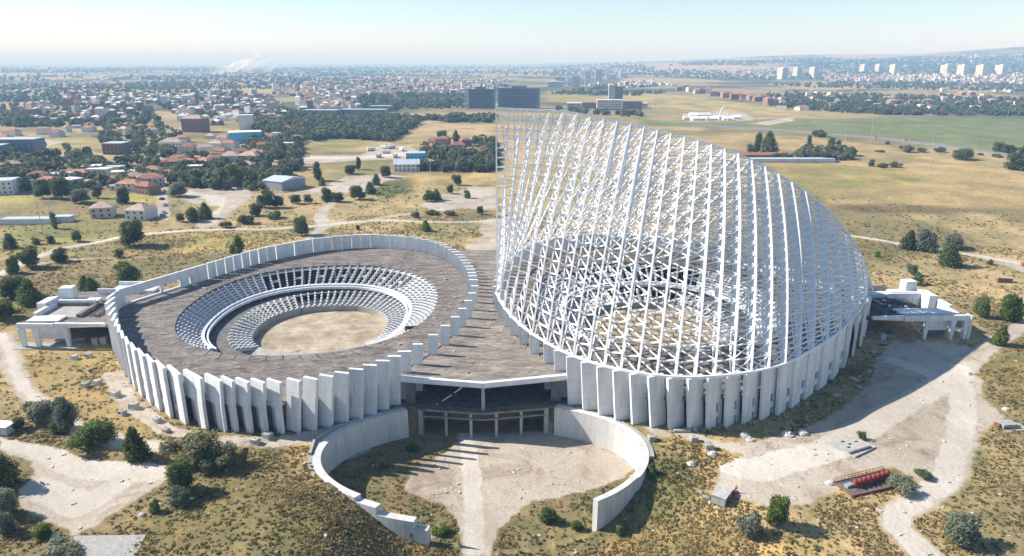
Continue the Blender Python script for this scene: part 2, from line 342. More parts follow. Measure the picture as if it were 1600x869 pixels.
# fields: polygon, base colour of what grows there
GOLD, TAN, GREENF, OLIVE, DRYB, VINE = (.385,.275,.14), (.44,.31,.185), (.15,.18,.08), (.16,.155,.06), (.25,.17,.085), (.075,.105,.035)
FIELDS = [
 ([(612,220),(650,196),(665,186),(776,193),(776,224),(700,222)], TAN), ([(780,193),(800,193),(960,200),(1150,240),(1180,300),(780,260)], TAN),
 ([(700,186),(776,178),(776,194),(680,192)], GREENF),
 ([(1000,184),(1060,192),(1180,190),(1300,186),(1400,182),(1620,188),(1620,250),(1560,236),(1480,226),(1400,216),(1300,208),(1180,200),(1000,196)], GREENF),
 ([(1060,212),(1160,208),(1240,212),(1330,222),(1420,236),(1500,250),(1620,282),(1620,330),(1400,300),(1250,290),(1180,240)], GOLD),
 ([(1200,262),(1300,258),(1400,262),(1450,280),(1400,300),(1300,310),(1230,300)], (.27,.225,.085)),
 ([(1300,318),(1360,314),(1480,322),(1560,330),(1480,336),(1340,332)], (.13,.095,.05)),
 ([(1280,296),(1400,290),(1500,305),(1620,318),(1620,326),(1450,320),(1300,318)], GOLD),
 ([(940,150),(1010,146),(1100,152),(1200,168),(1290,178),(1180,180),(1060,170),(960,162)], (.40,.31,.14)),
 ([(850,144),(890,140),(925,146),(900,158),(850,160)], (.34,.27,.12)),
 ([(1060,114),(1130,108),(1200,110),(1215,118),(1120,122),(1060,120)], TAN), ([(1020,112),(1070,112),(1040,118)], TAN),
 ([(1280,104),(1340,102),(1460,104),(1450,110),(1340,112),(1285,110)], TAN), ([(1560,96),(1620,94),(1620,104),(1540,104)], TAN),
 ([(305,124),(370,126),(375,134),(310,134)], TAN), ([(40,222),(100,214),(180,222),(175,232),(60,236)], (.33,.28,.11)),
 ([(0,308),(60,304),(60,322),(0,326)], (.36,.31,.10)), ([(130,308),(250,300),(252,316),(140,318)], (.33,.29,.10)), ([(180,248),(222,240),(222,252),(180,260)], (.25,.24,.08)),
 ([(478,226),(500,218),(560,216),(560,230),(500,234)], (.24,.23,.09)), ([(430,268),(520,252),(640,256),(600,268),(470,290)], (.32,.25,.12)),
 ([(640,272),(776,264),(776,286),(700,292),(650,296)], (.42,.29,.14)), ([(575,288),(640,280),(645,300),(600,312)], VINE),
 ([(670,240),(776,242),(776,262),(680,262)], VINE),
 ([(30,545),(70,535),(165,540),(178,600),(230,660),(250,690),(170,680),(80,640),(35,590)], (.36,.25,.12)),
 ([(455,690),(500,684),(512,742),(492,764),(462,740)], (.50,.34,.15)), ([(985,668),(1060,684),(1190,690),(1170,708),(1080,706),(1010,690)], (.46,.31,.12)),
 ([(640,700),(600,740),(560,770),(600,790),(660,800),(632,765),(650,730)], (.30,.17,.095)),
 ([(1080,869),(1200,835),(1300,850),(1280,880)], (.46,.33,.13)), ([(1390,668),(1470,655),(1490,690),(1420,690)], (.27,.20,.12)),
 ([(1000,700),(1090,712),(1100,760),(1030,790),(1010,760)], (.17,.165,.06)),
 ([(250,760),(360,730),(470,760),(560,800),(690,850),(700,880),(215,880),(250,800)], (.185,.155,.07)),
 ([(0,470),(40,450),(50,480),(20,500),(0,505)], (.28,.27,.07)), ([(1520,560),(1600,545),(1620,650),(1570,630)], (.21,.17,.07)),
 ([(1000,790),(1150,800),(1180,840),(1090,869),(960,869),(900,830)], (.30,.20,.085)),
 ([(0,350),(200,345),(190,368),(60,392),(0,400)], (.26,.23,.085)), ([(240,365),(420,362),(440,372),(330,395),(240,400)], (.34,.26,.10)),
]
nA, A0_, A1_ = 640, R(-62), R(62)
rs = [70.0]
while rs[-1] < 420: rs.append(rs[-1] * 1.0052)
while rs[-1] < 3000: rs.append(rs[-1] * 1.010)
while rs[-1] < 60000: rs.append(rs[-1] * 1.022)
rs = np.array([-1500, -300, 10.0, 40.0] + rs); ang = np.linspace(A0_, A1_, nA)
GR, GA = np.meshgrid(rs, ang, indexing='ij')
gx = GR * np.sin(GA); gy = GR * np.cos(GA)
neg = GR < 5
gx = np.where(neg, np.linspace(-1, 1, nA)[None, :] * np.where(GR < -1000, 2600, 500), gx); gy = np.where(neg, np.where(GR < -1000, -1500, -300), gy)
gz = height(gx, gy)
x, y = gx.ravel(), gy.ravel(); rr = np.hypot(x, y)
base = np.zeros((len(x), 3)); n1 = fbm(x, y, 70, 31)[:, None]; n2 = fbm(x, y, 14, 37)[:, None]; n3 = fbm(x, y, 900, 41)[:, None]; n4 = fbm(x, y, 260, 43)[:, None]
sc = np.array((.225, .175, .095)); go = np.array((.385, .285, .155)); gr = np.array((.135, .138, .062))
base[:] = go * sstep(.40, .62, n1) + sc * (1 - sstep(.40, .62, n1))
base = base * (1 - .42 * sstep(.50, .64, n2)) + gr * .42 * sstep(.50, .64, n2)
far = sstep(900, 1700, rr)[:, None]
fb = np.array((.095, .10, .055)) * (1 - sstep(.44, .60, n4)) + np.array((.33, .265, .15)) * sstep(.44, .60, n4) * .9
fb = np.where(n3 > .60, np.array((.36, .27, .16)), fb)
base = base * (1 - far) + fb * far
for poly, col in FIELDS:
    P = P0(poly); s = sd_poly(x, y, P); w = np.maximum(3.0, rr * .012)
    s = s + (fbm(x, y, 12, 51) - .5) * np.minimum(14, 4 + rr * .01)
    m = np.clip(.5 + s / (2 * w), 0, 1)[:, None]
    c = np.array(col) * (.70 + .60 * n2); k_ = sstep(.50, .66, fbm(x, y, 34, 61))[:, None] * .45; c = c * (1 - k_) + np.array((.15, .145, .065)) * k_; base = base * (1 - m * .85) + c * m * .85
dirt = np.zeros(len(x))
for e in DIRT:
    if e[0] == 'p': s = sd_poly(x, y, P0(e[1], e[2]))
    else: s = sd_line(x, y, P0(e[1], e[3]), e[2])
    w = np.maximum(1.6, rr * .008); m = np.clip(.5 + s / (2 * w), 0, 1)
    if e[2] == -8: m = m * (np.abs(y) < 168)
    dirt = np.maximum(dirt, m)
dirt = np.where(hemi_r(x, y) < 1.0, dirt, dirt)
TRK = [([(726,672),(732,700),(738,760),(741,820),(742,875)],[3.5,4.2,4.6,4.6,4.4],-8),([(1500,575),(1506,640),(1494,700),(1478,750),(1440,778),(1402,800),(1400,822),(1430,850),(1460,880)],[6,6.5,6,5.5,5,5,5,5.5,6],0),
 ([(1380,560),(1430,575),(1490,600)],[5,6,5],0),([(1100,720),(1180,735),(1300,700),(1400,640),(1490,590)],[6,9,8,8,7],0),([(0,690),(60,700),(130,735),(240,740)],[5,6,8,7],0),([(60,760),(130,790),(180,760)],[7,8,6],0),([(0,428),(40,408),(90,390),(150,379),(215,366),(300,359),(400,358),(470,355),(530,349),(590,344),(660,347),(770,346)],[4]*12,0),
 ([(0,525),(14,545),(20,575),(40,610),(75,640),(120,668),(180,690),(260,700)],[3]*8,0),([(1325,368),(1380,376),(1450,388),(1530,400),(1640,422)],[3.5]*5,0),([(290,300),(340,310),(330,345)],[7,12,7],0),([(430,246),(560,247),(630,240)],[16,16,22],0)]
track = np.zeros(len(x))
for pts, w_, z_ in TRK:
    s = sd_line(x, y, P0(pts, z_), w_); w = np.maximum(1.2, rr * .006); track = np.maximum(track, np.clip(.5 + s / (2 * w), 0, 1) * ((np.abs(y) < 168) if z_ == -8 else 1))
hw = np.clip(.5 + sd_line(x, y, P0(HWY), [22, 22, 22, 20, 18, 16, 15, 14]) / (2 * np.maximum(1.5, rr * .004)), 0, 1)
nR = len(rs); idx = np.arange(nR * nA).reshape(nR, nA)
Fc = np.stack([idx[:-1, :-1], idx[:-1, 1:], idx[1:, 1:], idx[1:, :-1]], -1).reshape(-1, 4)[:, ::-1]
gm, n, b = newmat('open_ground'); b.inputs['Roughness'].default_value = .95; b.inputs['Specular IOR Level'].default_value = .1
g = N(n, 'ShaderNodeNewGeometry'); ac = N(n, 'ShaderNodeAttribute', attribute_name='cover'); ad = N(n, 'ShaderNodeAttribute', attribute_name='dirt')
na = N(n, 'ShaderNodeTexNoise', i_Scale=.35, i_Detail=8.0, i_Roughness=.7); n.links.new(g.outputs['Position'], na.inputs[0])
nb = N(n, 'ShaderNodeTexNoise', i_Scale=1.6, i_Detail=5.0, i_Roughness=.7); n.links.new(g.outputs['Position'], nb.inputs[0])
ncl = N(n, 'ShaderNodeTexNoise', i_Scale=.022, i_Detail=7.0, i_Roughness=.68); n.links.new(g.outputs['Position'], ncl.inputs[0])
ra = ramp(n, na.outputs[0], [(.30, (.55, .62, .55)), (.48, (.92, .95, .92)), (.70, (1.35, 1.27, 1.18))])
rc = ramp(n, ncl.outputs[0], [(.35, (.72, .80, .74)), (.62, (1.22, 1.15, 1.1))])
mx = N(n, 'ShaderNodeMix', data_type='RGBA', blend_type='MULTIPLY'); mx.inputs[0].default_value = 1
n.links.new(ac.outputs['Color'], mx.inputs[6]); n.links.new(ra.outputs[0], mx.inputs[7])
mx2 = N(n, 'ShaderNodeMix', data_type='RGBA', blend_type='MULTIPLY'); mx2.inputs[0].default_value = 1
n.links.new(mx.outputs[2], mx2.inputs[6]); n.links.new(rc.outputs[0], mx2.inputs[7])
nd = N(n, 'ShaderNodeTexNoise', i_Scale=.09, i_Detail=8.0, i_Roughness=.72, i_Distortion=.8); n.links.new(g.outputs['Position'], nd.inputs[0])
sx_ = ramp(n, nb.outputs[0], [(.3, (.36, .305, .24)), (.7, (.52, .46, .385))]); sy_ = ramp(n, nb.outputs[0], [(.3, (.22, .165, .11)), (.7, (.38, .31, .235))]); sq_ = ramp(n, nb.outputs[0], [(.3, (.46, .41, .345)), (.7, (.58, .53, .46))])
rx_ = ramp(n, nd.outputs[0], [(.50, (0, 0, 0)), (.64, (1, 1, 1))]); mq = N(n, 'ShaderNodeMix', data_type='RGBA'); n.links.new(rx_.outputs[0], mq.inputs[0]); n.links.new(sx_.outputs[0], mq.inputs[6]); n.links.new(sy_.outputs[0], mq.inputs[7])
at_ = N(n, 'ShaderNodeAttribute', attribute_name='track'); t1 = N(n, 'ShaderNodeMath', operation='MULTIPLY_ADD'); n.links.new(nd.outputs[0], t1.inputs[0]); t1.inputs[1].default_value = 1.6; t1.inputs[2].default_value = -.8
t2 = N(n, 'ShaderNodeMath', operation='ADD'); n.links.new(at_.outputs['Fac'], t2.inputs[0]); n.links.new(t1.outputs[0], t2.inputs[1]); t3 = N(n, 'ShaderNodeMath', operation='MULTIPLY_ADD'); n.links.new(na.outputs[0], t3.inputs[0]); t3.inputs[1].default_value = 1.2; t3.inputs[2].default_value = -.6; t4 = N(n, 'ShaderNodeMath', operation='ADD'); n.links.new(t2.outputs[0], t4.inputs[0]); n.links.new(t3.outputs[0], t4.inputs[1]); rt_ = ramp(n, t4.outputs[0], [(.42, (0, 0, 0)), (.62, (1, 1, 1))])
mt_ = N(n, 'ShaderNodeMix', data_type='RGBA'); n.links.new(rt_.outputs[0], mt_.inputs[0]); n.links.new(mq.outputs[2], mt_.inputs[6]); n.links.new(sq_.outputs[0], mt_.inputs[7])
sb_ = ramp(n, ncl.outputs[0], [(.36, (.80, .78, .75)), (.64, (1.12, 1.12, 1.12))])
mx3 = N(n, 'ShaderNodeMix', data_type='RGBA', blend_type='MULTIPLY'); mx3.inputs[0].default_value = 1
n.links.new(mt_.outputs[2], mx3.inputs[6]); n.links.new(sb_.outputs[0], mx3.inputs[7])
# ragged edge: the traced border is broken up by noise
th = N(n, 'ShaderNodeMath', operation='MULTIPLY_ADD'); n.links.new(na.outputs[0], th.inputs[0]); th.inputs[1].default_value = 1.1; th.inputs[2].default_value = -.55
su = N(n, 'ShaderNodeMath', operation='ADD'); n.links.new(ad.outputs['Fac'], su.inputs[0]); n.links.new(th.outputs[0], su.inputs[1])
rd = ramp(n, su.outputs[0], [(.40, (0, 0, 0)), (.60, (1, 1, 1))])
mz = N(n, 'ShaderNodeMix', data_type='RGBA'); n.links.new(rd.outputs[0], mz.inputs[0]); n.links.new(mx2.outputs[2], mz.inputs[6]); n.links.new(mx3.outputs[2], mz.inputs[7])
n.links.new(mz.outputs[2], b.inputs['Base Color'])
bp = N(n, 'ShaderNodeBump', i_Strength=1.0, i_Distance=.35); n.links.new(na.outputs[0], bp.inputs['Height']); n.links.new(bp.outputs[0], b.inputs['Normal'])
me = np_mesh('ground', np.stack([x, y, gz.ravel()], -1), Fc, [gm])
ca = me.attributes.new('cover', 'FLOAT_COLOR', 'POINT'); ca.data.foreach_set('color', np.c_[base, np.ones(len(x))].astype(np.float32).ravel())
da = me.attributes.new('dirt', 'FLOAT', 'POINT'); da.data.foreach_set('value', dirt.astype(np.float32))
da = me.attributes.new('track', 'FLOAT', 'POINT'); da.data.foreach_set('value', track.astype(np.float32))
me.polygons.foreach_set('use_smooth', [True] * len(Fc))
go_ = bpy.data.objects.new('ground', me); C.objects.link(go_); tag(go_, 'dry scrub land with sandy tracks round the arenas', 'ground', kind='structure')
def dirt_at(X, Y):
    X = np.asarray(X); Y = np.asarray(Y); r_ = np.hypot(X, Y); a_ = np.arctan2(X, Y)
    i = np.clip(np.searchsorted(rs[4:], r_) + 4, 0, nR - 1); j = np.clip(np.round((a_ - A0_) / (A1_ - A0_) * (nA - 1)).astype(int), 0, nA - 1)
    return dirt.reshape(nR, nA)[i, j]
def cover_at(X, Y):
    X = np.asarray(X); Y = np.asarray(Y); r_ = np.hypot(X, Y); a_ = np.arctan2(X, Y)
    i = np.clip(np.searchsorted(rs[4:], r_) + 4, 0, nR - 1); j = np.clip(np.round((a_ - A0_) / (A1_ - A0_) * (nA - 1)).astype(int), 0, nA - 1)
    return base.reshape(nR, nA, 3)[i, j]
# the dual carriageway beyond the fields
hp = P0(HWY); m = MB(); L_ = []
for i in range(len(hp)):
    d = hp[min(i + 1, len(hp) - 1)] - hp[max(i - 1, 0)]; d /= np.linalg.norm(d); nn = np.array((-d[1], d[0])); w_ = [20, 20, 19, 18, 16, 15, 14, 13][i] / 2
    L_.append((hp[i] - nn * w_, hp[i] + nn * w_))
for i in range(len(L_) - 1):
    a, b_ = L_[i]; c, d = L_[i + 1]; K = 12
    for k in range(K):
        q = [a + (c - a) * k / K, a + (c - a) * (k + 1) / K, b_ + (d - b_) * (k + 1) / K, b_ + (d - b_) * k / K]
        m.add([(*p, float(height(p[0], p[1])) + .7) for p in q] + [(*p, -1.5) for p in q], [(0, 1, 2, 3)[::-1], (4, 5, 6, 7), (0, 1, 5, 4), (2, 3, 7, 6)])
tag(m.build('road', M['asphalt']), 'grey dual carriageway crossing the fields on the right', 'road', kind='structure')
# ------------------------------------------------------------------ the two arenas
CTR = np.array((62.0, 231.0))
_rp = [(121.2,211.2),(107,189.6),(98.6,179.2),(90.5,171.6),(82.8,164.5),(76.9,161.2),(67.6,157.7),(54.1,155.2),(48,155.8),(40,158.2),(32.5,162.4),(24.4,169.6),(18.4,179),(13.8,187.5),(9,200.5),(6,214),(3.8,229),(6.2,252),(12,273),(19.6,288.5),(28,297),(36.2,302.5),(55.1,307.3),(68,304),(78.5,299.3),(88,291),(97.7,281.6),(108,264),(117.8,246),(127.5,232),(129,226)]
_a = np.array([math.atan2(p[1] - CTR[1], p[0] - CTR[0]) for p in _rp]); _r = np.array([math.hypot(p[0] - CTR[0], p[1] - CTR[1]) for p in _rp])
_o = np.argsort(_a); _ta = np.linspace(-math.pi, math.pi, 1441)[:-1]
_px = np.array([p[0] - CTR[0] for p in _rp])[_o]; _py = np.array([p[1] - CTR[1] for p in _rp])[_o]; _as = _a[_o]
_ex = lambda q: np.r_[q[-1:], q, q[:1]]; _aw = np.r_[_as[-1] - 2 * math.pi, _as, _as[0] + 2 * math.pi]
_tr = np.hypot(np.interp(_ta, _aw, _ex(_px)), np.interp(_ta, _aw, _ex(_py)))
for _k in range(3): _tr = np.convolve(np.r_[_tr[-14:], _tr, _tr[:14]], np.ones(29) / 29, 'valid')
def ring_rv(a): return np.interp(np.mod(np.asarray(a) + math.pi, 2 * math.pi) - math.pi, np.r_[_ta, math.pi], np.r_[_tr, _tr[0]])
def ring_r(a): return float(ring_rv(a))
def ring_pt(a, off=0.0, z=0.0, sx=1):
    """point on the wall line of the right-hand arena (sx=1) or its mirror image (sx=-1); off > 0 is outwards"""
    r = ring_r(a) + off; X = CTR[0] + r * math.cos(a)
    if sx > 0: t = min(1, max(0, (X - 84) / 44)); X += 4.6 * t * t * (3 - 2 * t)   # the sail hall reaches a little farther out
    return (sx * X, CTR[1] + r * math.sin(a), z)
def ring_tan(a, sx=1):
    p = ring_pt(a - .01); q = ring_pt(a + .01); t = Vector((q[0] - p[0], q[1] - p[1], 0)).normalized(); return t
_open = dict(c=(61, 231.5), rx=43.5, ry=46.5)
def ell(a, rx, ry, cx, cy, z, sx=1, p=2.25):
    c, s = math.cos(a), math.sin(a); k = (abs(c) ** p + abs(s) ** p) ** (-1 / p)
    return (sx * (cx + rx * k * c), cy + ry * k * s, z)
# near bases of the ribs, by X along the ring, from the mast to the tip
_nx = [3.9, 6.4, 7.6, 9.2, 11.3, 13.8, 16.3, 19.0, 22.2, 25.6, 29.2, 33.0, 36.9, 41.0, 45.4, 50.0, 54.9, 60.0, 65.0, 70.2, 75.6, 81.1, 86.7, 92.4, 98.4, 104.6, 110.6, 116.3, 121.4, 125.8]
def ang_for_x(X, near=True):
    best = None
    aa = np.linspace(-math.pi, 0, 2000) if near else np.linspace(0, math.pi, 2000)
    rr_ = ring_rv(aa); xs = CTR[0] + rr_ * np.cos(aa)
    i = int(np.argmin(np.abs(xs - X))); return float(aa[i])
# spread the first ones evenly along the arc
def arc_angles(a0, a1, n):
    aa = np.linspace(a0, a1, 1500); P = np.array([ring_pt(t)[:2] for t in aa]); s = np.r_[0, np.cumsum(np.hypot(*np.diff(P, axis=0).T))]
    return [float(np.interp(s[-1] * k / n, s, aa)) for k in range(n + 1)]
_an = [ang_for_x(X) for X in _nx]
_k7 = 7
A_near = arc_angles(-math.pi + .02, _an[_k7], _k7)[:-1] + _an[_k7:]
A_near.append(-0.03)                                   # the tip
NRIB = len(A_near)
A_left = [a for a in A_near if ring_pt(a)[0] < 22.5]; _al = ang_for_x(68.0)
_n = 13; A_left += arc_angles(A_left[-1], _al, _n)[1:] + arc_angles(_al, A_near[-1], 16)[1:]
A_far = arc_angles(math.pi - .03, 0.03, NRIB - 1)
ZT = 14.5

def plate_dir(a):
    """angle of a wall plate against the X axis (right-hand arena), from its place on the ring"""
    t = ring_tan(a); tx = math.atan2(t.y, t.x); X = ring_pt(a)[0]
    if a < 0:
        xs = [0, 23, 33, 40, 50, 55, 68, 82, 97, 107, 118, 124, 130]; ds = [0, 0, 11, 20, 30, 34, 39, 42, 45, 52, 62, 72, 84]
        return R(float(np.interp(X, xs, ds)))
    tx = tx % math.pi; w = float(np.clip((X - 52) / 30, 0, 1)); tt = tx - math.pi if tx > math.pi / 2 else tx
    return tt * w
def plate(m, p, ang, w, th, z0, z1, lean=(0, 0), sx=1, low=None):
    ca, sa = math.cos(ang), math.sin(ang)
    def cor(z, l):
        return [(sx * (p[0] + ca * u * w / 2 - sa * v * th / 2 + l[0]), p[1] + sa * u * w / 2 + ca * v * th / 2 + l[1], z) for u, v in ((-1, -1), (1, -1), (1, 1), (-1, 1))]
    B, T = cor(z0, (0, 0)), cor(z1, lean)
    if sx < 0: B, T = B[::-1], T[::-1]
    m.hexa(B, T); return m
def bowl(root, sx):
    """roof ring, tiers and arena floor shared by both halls"""
    K = 180; AA = [2 * math.pi * i / K for i in range(K)]
    inner = [ell(a, 43.5, 46.5, 61, 231.5, 8.3, sx) for a in AA]
    def reproj(a):   # ring point in the same direction as the opening point
        q = ell(a, 43.5, 46.5, 61, 231.5, 0); b_ = math.atan2(q[1] - CTR[1], q[0] - CTR[0]); return ring_pt(b_, -.75, 8.3, sx)
    outer = [reproj(a) for a in AA]
    m = MB(); NR_ = 5
    loops = [[tuple(np.array(o) * (1 - t) + np.array(i) * t) for o, i in zip(outer, inner)] for t in np.linspace(0, 1, NR_)]
    dn = lambda L_, z: [(p[0], p[1], z) for p in L_]
    seq = loops + [dn(inner, 7.2), dn(outer, 7.0), outer]
    for A, B in zip(seq[:-1], seq[1:]): m.ring(A, B) if sx < 0 else m.ring(B, A)
    m.build('roof_slab', M['roof'], root)
    # open joints and upstands near the inner edge of the slab
    m = MB(); mc = MB()
    for i in range(60):
        a = 2 * math.pi * (i + .5) / 60; q = ell(a, 43.5, 46.5, 61, 231.5, 8.3, sx); o = reproj(a); d = Vector(o) - Vector(q); ln = d.length
        d.normalize(); tw = (0.35 if sx < 0 else -.35); nn = Vector((-d.y, d.x, 0)); d2 = (d + nn * tw * rnd.uniform(.6, 1.1)).normalized(); n2 = Vector((-d2.y, d2.x, 0))
        p0 = Vector(q) + d2 * .1; p1 = Vector(q) + d2 * min(rnd.uniform(3.6, 5.0), ln - 1.5)
        w_ = rnd.uniform(.16, .34); m = MB(); z_ = Vector((0, 0, .012)); q4 = [p0 - n2 * w_, p1 - n2 * w_ * .6, p1 + n2 * w_ * .6, p0 + n2 * w_]
        m.hexa([v + z_ * .2 for v in q4], [v + z_ for v in q4]); m.build('slab_joint', M['crack'], root)
    for i in range(150):
        a = rnd.uniform(0, 6.283); t = rnd.uniform(.1, .9); o = Vector(reproj(a)); q = Vector(ell(a, 43.5, 46.5, 61, 231.5, 8.3, sx)); p = o.lerp(q, t)
        s = rnd.uniform(.15, .5) * (1 if rnd.random() < .85 else 2); mc.box((p.x, p.y, 8.3), (s * rnd.uniform(.8, 3), s, s * .6), rnd.uniform(-.5, .5))
    mc.build('rubble', M['block'], root)['kind'] = 'stuff'
    def gone(a): a = (math.degrees(a) + 180) % 360 - 180; return -140 < a < -47
    # upper tier: stepped raker walls from the roof edge down to the white ring beam
    E1 = dict(rx=43.6, ry=46.6, cx=61, cy=231.5); E2 = dict(rx=35.4, ry=37.8, cx=62.6, cy=231.8)
    def e1(a, z): return Vector(ell(a, **E1, z=z, sx=sx))
    def e2(a, z): return Vector(ell(a, **E2, z=z, sx=sx))
    # ring beam
    def band(r0, r1, z0, z1, name, mat, cx=62.6, cy=231.8):
        m = MB(); BB = np.linspace(R(-47), R(220), 140)
        for a, b_ in zip(BB[:-1], BB[1:]):
            q = [ell(a, *r0, cx, cy, 0, sx), ell(a, *r1, cx, cy, 0, sx), ell(b_, *r1, cx, cy, 0, sx), ell(b_, *r0, cx, cy, 0, sx)]
            if sx > 0: q = q[::-1]
            q = q[::-1]
            m.hexa([(v[0], v[1], z0) for v in q], [(v[0], v[1], z1) for v in q])
        return m.build(name, mat, root)
    band((35.6, 38.0), (34.3, 36.7), 1.9, 2.9, 'ring_beam', M['white'])
    band((33.9, 36.3), (33.2, 35.6), 1.3, 2.3, 'ring_beam', M['white'])
    n_r = 84
    mats = M['whitein']
    for i in range(n_r):
        a = 2 * math.pi * i / n_r
        if gone(a): continue
        p = e1(a, 8.3); q = e2(a + .035 * (1 if sx < 0 else -1) * 0, 2.9); h = (q - p); h.z = 0; ln = h.length; h.normalize(); nn = Vector((-h.y, h.x, 0))
        m = MB(); st = 7; w = .32
        for k in range(st):
            s0, s1 = k / st, (k + 1) / st; zt = 8.1 - 5.4 * s1 + .55; zb = zt - 1.5
            c0, c1 = p + h * ln * s0, p + h * ln * s1
            m.hexa([(v.x, v.y, zb) for v in (c0 - nn * w, c1 - nn * w, c1 + nn * w, c0 + nn * w)], [(v.x, v.y, zt) for v in (c0 - nn * w, c1 - nn * w, c1 + nn * w, c0 + nn * w)])
        m.build('raker', mats, root)
    # treads between the rakers, missing along the far side where the frame is still open
    st = 7
    for k in range(st):
        m = MB()
        for i in range(n_r):
            a0 = 2 * math.pi * i / n_r; a1 = 2 * math.pi * (i + 1) / n_r; am = (a0 + a1) / 2
            if gone(am): continue
            openf = .26 * math.pi < am < .76 * math.pi
            if openf and not (k == 0 or (i % 3 == 0 and k == 3) or (am > .62 * math.pi and k == 5 and i % 2)): continue
            s0, s1 = k / st, (k + .93) / st; z = 8.1 - 5.4 * s1
            c = [e1(a0, 0).lerp(e2(a0, 0), s0), e1(a0, 0).lerp(e2(a0, 0), s1), e1(a1, 0).lerp(e2(a1, 0), s1), e1(a1, 0).lerp(e2(a1, 0), s0)]
            bt = [(v.x, v.y, z - .5) for v in c]; tp = [(v.x, v.y, z) for v in c]
            if sx < 0: bt, tp = bt[::-1], tp[::-1]
            m.hexa(bt, tp)
        m.build('upper_tier_step', M['whitein'], root)
    # columns of the frame below the upper tier
    for i in range(0, n_r, 2):
        a = 2 * math.pi * i / n_r
        if gone(a): continue
        for t, zt in ((.05, 7.2), (.95, 2.0)):
            p = e1(a, 0).lerp(e2(a, 0), t); m = MB(); m.box((p.x, p.y, -4.8), (.6, .6, zt + 4.8), a); m.build('frame_column', M['whitein'], root)
    # ambulatory floor, back wall, lower tier
    def loop(rx, ry, z, cx=62.0, cy=232.0): return [ell(a, rx, ry, cx, cy, z, sx) for a in AA]
    m = MB(); seq = [loop(47, 50, 7.0), loop(47, 50, -.6), loop(30, 33, .4, 59)]
    for A, B in zip(seq[:-1], seq[1:]): m.ring(A, B) if sx < 0 else m.ring(B, A)
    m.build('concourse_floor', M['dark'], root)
    st = 5
    for k in range(st):
        m = MB()
        for i in range(72):
            a0 = 2 * math.pi * i / 72; a1 = 2 * math.pi * (i + 1) / 72; am = (a0 + a1) / 2
            if gone(am) or abs(am - .70 * math.pi) < .04 or .3 * math.pi < am < .62 * math.pi: continue
            s0, s1 = k / st, (k + .97) / st; z = .9 - 2.7 * s1
            f = lambda a, s: Vector(ell(a, 30.5 - 7.2 * s, 33.5 - 10.0 * s, 59 + .5 * s, 232, 0, sx))
            c = [f(a0, s0), f(a0, s1), f(a1, s1), f(a1, s0)]; bt = [(v.x, v.y, z - .6) for v in c]; tp = [(v.x, v.y, z) for v in c]
            if sx < 0: bt, tp = bt[::-1], tp[::-1]
            m.hexa(bt, tp)
        m.build('lower_tier_step', M['grey'], root)
    m = MB()
    for i in range(72):
        a = 2 * math.pi * i / 72
        if gone(a): continue
        m = MB(); p = Vector(ell(a, 30.6, 33.6, 59, 232, 0, sx)); q = Vector(ell(a, 23.4, 23.4, 59.5, 232, 0, sx)); h = q - p; ln = h.length; h.normalize(); nn = Vector((-h.y, h.x, 0))
        for k in range(5):
            s0, s1 = k / 5, (k + 1) / 5; zt = 1.3 - 2.7 * s1 + .35; c0, c1 = p + h * ln * s0, p + h * ln * s1; w = .28
            m.hexa([(v.x, v.y, zt - 1.6) for v in (c0 - nn * w, c1 - nn * w, c1 + nn * w, c0 + nn * w)], [(v.x, v.y, zt) for v in (c0 - nn * w, c1 - nn * w, c1 + nn * w, c0 + nn * w)])
        m.build('lower_raker', M['whitein'], root)
    m = MB(); seq = [loop(23.7, 23.7, -1.5, 59.5), loop(23.2, 23.2, -1.5, 59.5), loop(23.2, 23.2, -3.9, 59.5)]
    seq = [loop(30, 33, -1.9, 59)] + seq
    for A, B in zip(seq[:-1], seq[1:]): m.ring(A, B) if sx < 0 else m.ring(B, A)
    m.build('arena_wall', M['grey'], root)
    m = MB(); A = loop(23.4, 23.4, -3.8, 59.5); B_ = loop(11, 13, -3.75); Cc = loop(.2, .2, -3.8)
    m.ring(A, B_) if sx < 0 else m.ring(B_, A); m.ring(B_, Cc) if sx < 0 else m.ring(Cc, B_)
    m.build('arena_floor', M['arenafloor'], root)
    # drum wall behind the plates, toned dark so the gaps between them look unlit
    K2 = 160; m = MB()
    A = [ring_pt(2 * math.pi * i / K2, -4.2 if sx > 0 else -2.3, -1, sx) for i in range(K2)]; B = [(p[0], p[1], 7.0) for p in A]
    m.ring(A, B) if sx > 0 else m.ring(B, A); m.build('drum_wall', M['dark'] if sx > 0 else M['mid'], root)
M['mid'] = stone('shaded_grey_concrete', (.17, .165, .155), (.27, .26, .24), .4, fine=(2, .8, 1))  # darker copy of the grey concrete, with the shade in its colour
M['arenafloor'] = stone('arena_earth', (.26, .20, .12), (.50, .42, .32), .16, fine=(1.2, .8, 1.1), bump=.1, stain=((.17, .16, .06), .12, .60, (1, 1, 1)))

